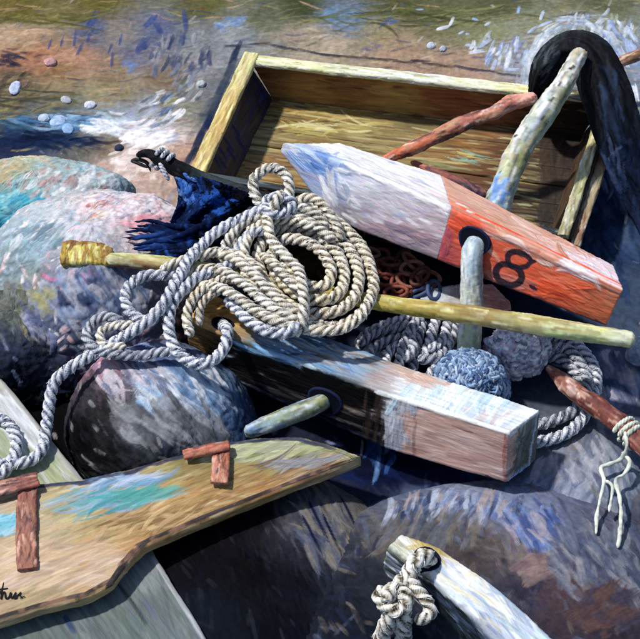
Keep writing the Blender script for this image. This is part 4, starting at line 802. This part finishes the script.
# blue tuft of frayed twine
def tuft(cx, cy, z, rx, hh, rz, n, pal, name, label, cat, seed, basecol, rad=.0028, ln=.02, mode=0):
    G = dome(cx, cy, z, rx, hh, rz, seed=seed, rough=.1, res=.003); mb = MB(); col = np.clip(lin(basecol)*(1+.3*fbm(G.reshape(-1, 3), 40, 2))[:, None], 0, 1)
    mb.grid(G, caps=False, col=col); P = G.reshape(-1, 3); c = W(cx, cy, z); nr = norm((P-c)*np.array([1/ (rx/400)**2, 1/(hh/300)**2, 1/rz**2]))
    rs = np.random.RandomState(seed)
    for k in range(n):
        i = rs.randint(len(P)); nn = nr[i]; d = np.cross(nn, rs.randn(3)); d = norm(d*(.9)+(np.array([.2, -.3, -.5]) if mode == 0 else 0)); d = norm(d-nn*(d@nn)); p = P[i]+nn*.001; l = ln*(.6+.8*rs.rand()); cc = lin(pal[rs.randint(len(pal))])*(.8+.4*rs.rand())
        tube(mb, [p-d*l/2-nn*.001, p+nn*.005*(.4+rs.rand()), p+d*l/2-nn*.002], [rad*.6, rad*(1+.4*rs.rand()), rad*.4], 6, .003, col=np.clip(cc, 0, 1))
    return tag(mb.build(name, M_cloth if mode == 0 else M_rock, None), label, cat)
tuft(466, 386, .07, 39, 33, .09, 1700, ['6c86ac', '8ca4c4', 'a4bcd8', '4c648c', '5c7aa4', '90aacc', 'b8c8dc'], 'twine_tuft', 'rounded tuft of frayed blue twine at the foot of the upright peg', 'twine', 3, '5c78a4', .0036, .036)
for (a_, lab, n_, sd_, w_) in (((513, 357, .08, 28, 35, .12), 'knobbly lilac and white encrusted stone, left of the flat grey rope loops', 620, 31, 5), ((537, 350, .07, 12, 28, .10), 'narrow blue-grey encrusted stone wedged against the right side of the lilac one', 240, 32, 4.5)):
    boulder(a_, 'knobbly_stone', lab, 'stone', [(500,340,'c0c0d0'),(520,340,'d8d0dc'),(505,360,'ccc8d8'),(520,370,'dcd4e0'),(530,350,'a4a8bc'),(540,345,'b4b8cc'),(540,365,'a8acc4'),(510,380,'9094ac')],
        lambda P: (P.scatter(n_, .016, .008, sdir(60), .25, ['eceef8', 'd4cce0', 'dcb8cc', '6c7494', 'b4bcd8', 'fafafc', 'f4f0f6', '50587c'], .85, .95, .005, .006, 1.2)), seed=sd_, rough=.16, res=.0022, f=9.)

# rusty stick with white cord
rs_ = thing('stick', W(600, 412, .06), 'splintered rust-brown stick bound with white cord, entering from the right edge', 'stick')
woodtube('stick_body', Wl([(548, 368, .085), (560, 378, .09), (578, 394, .09), (598, 408, .09), (620, 424, .09), (650, 452, .09)]), [.006, .018, .020, .021, .022, .023], M_bark, rs_,
         [(560,378,'8c6058'),(575,392,'7c4840'),(595,408,'6c3834'),(615,422,'6a3430'),(635,440,'703c34'),(600,416,'3c1c1c')], ['dcb8a8', 'b07c6c', '3c1c1c', '8c4c3c'], .35, 380, lump=.3, lf=35, seed=9, h=.0022,
         extra=lambda P: P.dabs(572, 386, 14, 8, 24, 14, 3, -40, ['e8d0c8', 'c8a090', '8c5448']))
mb = MB(); t = norm(W(650, 452, .09)-W(598, 408, .09)); u = norm(np.cross(t, up)); v = np.cross(u, t)
for k, x in enumerate((622, 627, 632)):
    c = W(x, 426+(x-622)*.85, .09); rope(mb, [c+(u*math.cos(q)+v*math.sin(q))*.027+t*.003*q for q in np.linspace(0, 6.0, 30)], .0055, [lin(c_) for c_ in ('54605c', 'a4b4a8', 'd4dcc8', 'ecf0e4', 'f4f6f0')], m=12, step=.002, seed=k)
CRD = [lin(c_) for c_ in ('4c5c64', '94a8b0', 'c8d4cc', 'e4ecdc', 'f4f6ec')]
def drip(P, r, sd):
    n = 14; rs = np.random.RandomState(sd); tube(mb, P, list(r*(.75+.8*rs.rand(n))), 12, .002, .5, 70, None, 1., sd)
    k = len(mb.V)-1; V = mb.V[k]; v = np.clip(.62+.6*fbm(V, 60, sd), 0, 1)[:, None]; mb.C[k] = lin('8c9c98')*(1-v)+lin('f8faec')*v
drip(Wl([(624,428,.11),(627,445,.095),(622,458,.058),(610,464,.058),(601,468,.058),(604,480,.058),(600,500,.058),(597,515,.058),(596,534,.058)]), .0038, 5)
drip(Wl([(622,452,.066),(630,462,.064),(624,474,.058),(616,480,.058),(620,500,.058),(621,520,.058),(618,548,.058)]), .0038, 6)
drip(Wl([(604,480,.058),(612,486,.058),(611,500,.058),(609,512,.058)]), .0032, 7)
mb.build('cord', M_rope, rs_)

# ================================================================== LOWER LEFT: plank and boards
PZ = .10; TH = .026
topE = [(-60, 512), (0, 490), (40, 484), (82, 480), (131, 470), (180, 455), (232, 442), (262, 438), (300, 437), (330, 445), (360, 456)]
botE = [(-60, 638), (0, 622), (37, 610), (86, 598), (112, 584), (127, 563), (146, 546), (175, 534), (200, 523), (245, 505), (300, 483), (340, 468), (362, 459)]
S = 40
def along(E, n, x0, x1):
    E = np.array(E, float); xs = np.linspace(x0, x1, n); return np.stack([xs, np.interp(xs, E[:, 0], E[:, 1])], 1)
A = along(topE, S, -60, 360); B = along(botE, S, -60, 361)
keys = []
for a, b in zip(A, B):
    p, q = W(a[0], a[1], PZ+.02), W(b[0], b[1], PZ); keys.append([p, q, q-up*TH, p-up*TH])
plank = thing('plank', W(150, 520, PZ-TH), 'long tan plank with turquoise paint streaks and rusty iron straps, tapering to a point', 'plank')
mb = MB(); mb.grid(quad_loft(keys, res=.0022, r=.005, ring_res=.0024, warp=.002), capn=5); pd = norm(W(300, 470, PZ)-W(20, 570, PZ))
def pp(P):
    P.control([(10,510,'b8aa8c'),(40,530,'bcaa8c'),(60,560,'b8a384'),(20,590,'b4a080'),(80,500,'a8a078'),(90,520,'a89468'),(100,560,'c09c6c'),(130,520,'b09468'),(150,500,'a88c5c'),(160,475,'a89c70'),(140,540,'a88050'),(180,500,'a88450'),(200,490,'a07c4c'),(210,510,'987448'),
               (240,470,'a08c58'),(240,450,'8c9468'),(270,460,'8c8c58'),(290,445,'98a078'),(260,480,'9c6c3c'),(300,460,'8c8470'),(320,455,'a0a080'),(345,457,'bcbc98'),(300,475,'7c4c34'),(330,465,'7c5038'),(0,560,'bca688'),(30,605,'a08c6c'),(190,462,'7c7440')])
    P.base(.02, 12); P.scatter(3600, .055, .009, pd, .13, ['d0bc98', '8a7048', 'c4ac80', '766048'], .16, .6, .0013, .015, .12)
    P.dabs(110, 500, 56, 13, 70, 34, 3.6, 17, ['4c9ca0', '64a8a8', '44909a', '94aecc', '84b0b8', '8ca4c0'], .8, .0016, 4); P.dabs(125, 481, 44, 5, 36, 34, 4, 15, ['8ca8d0', 'a8b8d4', 'b4c4d8', '6c98b8'])
    P.dabs(150, 494, 34, 6, 16, 34, 3.2, 19, ['449894', '58a49c'], .85, .0016, 4); P.dabs(2, 525, 12, 14, 20, 26, 6, 15, ['4ca8c4', '7cc4d8', 'a0c8d8'])
    P.dabs(270, 450, 50, 9, 60, 34, 5, 10, ['98a074', 'b0b48c', '7c8454', 'a0a090', 'c8c8a4']); P.dabs(300, 463, 34, 5, 24, 30, 4, 18, ['8c8c94', 'a09c9c', '6c5c4c'])
    P.dabs(170, 520, 60, 9, 50, 34, 4, 24, ['84683c', 'b4946c', '745834', 'c4a878']); P.dabs(60, 565, 70, 24, 90, 32, 6, 18, ['d0b898', 'c4a888', 'ccb4a0', 'b09880'])
    P.line([(p[0], p[1]+2.5) for p in topE[1:10]], 3.5, ['141c44', '1c2038', '2c3450'], 20, .8)
    for k in range(len(botE)-2):
        (x0, y0), (x1, y1) = botE[k], botE[k+1]
        for t in np.linspace(0, 1, 7): P.dab(x0+(x1-x0)*t, y0+(y1-y0)*t-4, 22, 4, math.degrees(math.atan2(y0-y1, x1-x0)), ['2a2424', '3c3438', '7c5c4c'][R0.randint(3)], .8)
mb.build('plank_body', M_plank, plank, pp)
def strap(pts, wd, th, ctrl):
    P = [np.array(p) for p in pts]; keys = []
    for k, p in enumerate(P):
        t = norm(P[min(k+1, len(P)-1)]-P[max(k-1, 0)]); s = norm(np.cross(t, up))*wd/2; keys.append([p-s+up*th, p+s+up*th, p+s, p-s])
    mb = MB(); mb.grid(quad_loft(keys, r=.003, res=.0018, ring_res=.0022, warp=.002), capn=4)
    def pf(Q): Q.control(ctrl); Q.base(.008); Q.scatter(150, .03, .006, norm(P[-1]-P[0]), .22, ['c08c78', '54302c', 'd8b0a0', '241c38'], .3, .8, .0018, .008, .2)
    return mb.build('iron_strap', M_iron, plank, pf)
strap(Wl([(28, 484, PZ+.028), (27, 510, PZ+.02), (26, 540, PZ+.016), (27, 570, PZ+.012)]), .042, .007, [(27,490,'8c5448'),(27,520,'8a5a4c'),(27,560,'94604f')])
strap(Wl([(-30, 498, PZ+.035), (0, 490, PZ+.035), (22, 484, PZ+.037), (38, 480, PZ+.036)]), .034, .008, [(0,490,'a87464'),(30,482,'8c5448')])
strap(Wl([(221, 449, PZ+.028), (221, 460, PZ+.026), (220, 472, PZ+.022), (219, 484, PZ+.02)]), .036, .007, [(221,455,'a45c44'),(220,478,'b87c64')])
strap(Wl([(184, 456, PZ+.03), (200, 452, PZ+.034), (216, 449, PZ+.036), (229, 447, PZ+.036)]), .022, .007, [(190,454,'b06c54'),(225,448,'a45c48')])
sc_ = MB(); sn = norm(np.cross(W(40, 600, PZ)-W(0, 600, PZ), W(0, 580, PZ)-W(0, 600, PZ))); sn = sn if sn[2] > 0 else -sn
def sp(x, y): return onface(x, y, .0035, W(10, 600, PZ+.004), np.array([0, 0, 1.]))
for pts in ([(-4,599),(2,590),(4,583),(2,592),(1,600),(3,594),(5,593),(6,599),(9,598),(11,593),(11,598),(13,598),(16,593),(15,596),(17,598),(14,599),(19,595),(21,593),(20,596),(22,598),(20,599),(25,597)], [(-6,590),(2,590),(8,589)]):
    ribbon(sc_, [sp(x, y) for x, y in pts], [.0014, .0018, .0014], np.array([0, 0, 1.]), .6, lin('201c20'))
sc_.build('handwriting', M_num, plank)
def gb(name, keys, ctrl, label, d, pal, ex=None):
    mb = MB(); mb.grid(quad_loft(keys, res=.003, r=.004, ring_res=.003, warp=.002), capn=4)
    def pf(P):
        P.control(ctrl); P.base(.02, 12); P.scatter(900, .07, .011, d, .09, pal, .2, .6, .0012, .015, .12)
        if ex: ex(P)
    tag(mb.build(name, M_gboard, None, pf), label, 'board')
def bk(l, r, z, th=.02): a, b = W(*l, z), W(*r, z); return [a, b, b-up*th, a-up*th]
gb('board', [bk((-150, 330), (-48, 318), .085), bk((-110, 382), (0, 378), .085), bk((-60, 450), (52, 442), .085), bk((-10, 530), (105, 506), .07)],
   [(10,400,'a8a8a4'),(30,430,'a0a498'),(10,430,'94a080'),(50,455,'a4a898'),(60,475,'a0a884'),(30,470,'94a07c'),(70,475,'8c9484'),(0,480,'8c9878')], 'pale green board under the rope tail at the lower left', norm(W(52,442,.08)-W(0,378,.08)), ['c8c8cc', 'b4bca4', '8c9c74', 'd8d8dc'],
   lambda P: (P.dabs(22, 420, 16, 26, 40, 34, 5, -50, ['c8ccd4', 'b4b8bc', 'd8dce0']), [P.dab(8+t*72, 386+t*92, 26, 4, -52, '9c9a98', .8) for t in np.linspace(0, 1, 16)]))
gb('board', [bk((20, 545), (140, 528), .05), bk((-10, 600), (158, 562), .05), bk((-60, 650), (196, 622), .05), bk((-60, 720), (245, 700), .05)],
   [(20,625,'64706c'),(60,615,'6a7472'),(100,600,'687270'),(140,580,'7c8484'),(150,610,'5c6868'),(180,625,'646e70'),(90,630,'5a6665'),(40,635,'5c6664')], 'flat grey-green board sticking out below the tan plank', norm(W(196,622,.05)-W(158,562,.05)), ['7c8888', '4c5858', '545c78'],
   lambda P: (P.dab(70, 625, 18, 5, -60, '2c3c64'), [P.dab(124+t*18, 592+t*26, 16, 3, -58, '3c4448') for t in np.linspace(0, 1, 5)], [P.dab(158+t*42, 566+t*66, 22, 4, -58, 'a0a4a8', .8) for t in np.linspace(0, 1, 12)]))

# ================================================================== BOTTOM RIGHT: bleached timber with a knotted rope
LZ = .175
def lsec(r_, f, dz=.14): A = W(*r_, LZ); B = W(*f, LZ); D = B-up*dz+norm(B-A)*.012; return [A, B, D, A-up*dz]
l0 = lsec((403, 534), (388, 548), .07); l1 = lsec((440, 549), (420, 568)); l2 = lsec((500, 592), (466, 609)); l3 = lsec((580, 666), (530, 680))
log = thing('timber', W(470, 600, .06), 'bleached blue-white squared timber with an eye hole, at the bottom edge', 'timber'); ld = norm(l3[1]-l1[1])
mb = MB(); mb.grid(quad_loft([l0, l1, l2, l3], res=.0022, r=.007, ring_res=.0024, warp=.004), capn=8)
def lp(P):
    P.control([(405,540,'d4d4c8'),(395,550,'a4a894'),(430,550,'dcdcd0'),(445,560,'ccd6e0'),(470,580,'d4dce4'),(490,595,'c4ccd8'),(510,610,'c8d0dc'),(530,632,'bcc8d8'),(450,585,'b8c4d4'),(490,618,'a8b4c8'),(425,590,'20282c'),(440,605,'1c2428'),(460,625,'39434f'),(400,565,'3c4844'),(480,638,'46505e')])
    P.base(.012, 14); P.scatter(1200, .055, .009, ld, .12, ['f0f4f8', '8ca0c0', 'c8bc94', '6c7c9c'], .25, .75, .002, .012, .14)
    P.dabs(475, 580, 40, 30, 60, 34, 5, -42, ['f0f4f8', 'd4e0ec', 'a8bcd4', 'e0dcc4']); P.dabs(440, 548, 20, 6, 14, 24, 4, -32, ['b4a05c', 'c8b474'])
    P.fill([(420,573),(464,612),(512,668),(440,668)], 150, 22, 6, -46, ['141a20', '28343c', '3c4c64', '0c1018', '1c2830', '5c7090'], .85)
mb.build('timber_body', M_log, log, lp)
tn2 = up; ec2 = onface(426, 560, 0, l1[1], tn2); hole(log, ec2, tn2, .030, ld, 'rope_hole', 1.)
mb = MB(); z = LZ+.02
rope(mb, Wl([(428,562,LZ-.0),(424,556,z+.01),(414,563,z+.02),(408,574,z+.005),(401,584,z),(392,592,z-.01),(384,600,z-.03)]), .0175, seed=70, pitch=4.6)
rope(mb, Wl([(385,588,z),(380,596,z),(388,606,z),(400,610,z),(408,600,z+.01),(400,590,z+.015),(390,592,z+.02),(388,602,z+.02)]), .0155, seed=71, pitch=4.6)
rope(mb, Wl([(394,606,z-.01),(388,622,z-.04),(380,645,.06),(374,670,.05)]), .0165, seed=72, pitch=4.6)
rope(mb, Wl([(402,606,z-.01),(404,622,z-.04),(404,645,.06),(402,670,.05)]), .016, seed=73, pitch=4.6)
rope(mb, Wl([(408,578,z+.01),(418,590,z+.0),(428,602,z-.01),(430,614,z-.02),(416,622,z-.03)]), .013, seed=74, pitch=4.6)
tag(mb.build('rope', M_rope, None), 'thick knotted rope threaded through the eye of the bleached timber', 'rope')

# ================================================================== CAMERA, LIGHT, SKY
cam = bpy.data.cameras.new('camera'); co = bpy.data.objects.new('camera', cam); C.objects.link(co)
cam.sensor_width = 36; cam.lens = 18/TAN; cam.clip_end = 100; cam.sensor_fit = 'HORIZONTAL'
co.location = tuple(CAM); co.rotation_euler = (math.pi/2-PITCH, 0, 0); bpy.context.scene.camera = co
EL, AZ = math.radians(60), math.radians(163)      # sun from the left, a little beyond the things (azimuth from +x)
sd = Vector((math.cos(EL)*math.cos(AZ), math.cos(EL)*math.sin(AZ), math.sin(EL)))
s = bpy.data.lights.new('sun', 'SUN'); s.energy = 3.8; s.angle = math.radians(3); s.color = (1, .95, .87)
so = bpy.data.objects.new('sun', s); C.objects.link(so); so.rotation_euler = sd.to_track_quat('Z', 'Y').to_euler()
w = bpy.data.worlds.new('World'); bpy.context.scene.world = w; w.use_nodes = True; nt = w.node_tree
sky = nt.nodes.new('ShaderNodeTexSky'); sky.sky_type = 'NISHITA'; sky.sun_disc = False; sky.sun_elevation = EL; sky.sun_rotation = math.pi/2-AZ
bg = nt.nodes['Background']; bg.inputs[1].default_value = .105; nt.links.new(sky.outputs[0], bg.inputs[0])
vs = bpy.context.scene.view_settings; vs.view_transform = 'Standard'; vs.look = 'None'; vs.exposure = 0; vs.gamma = 1
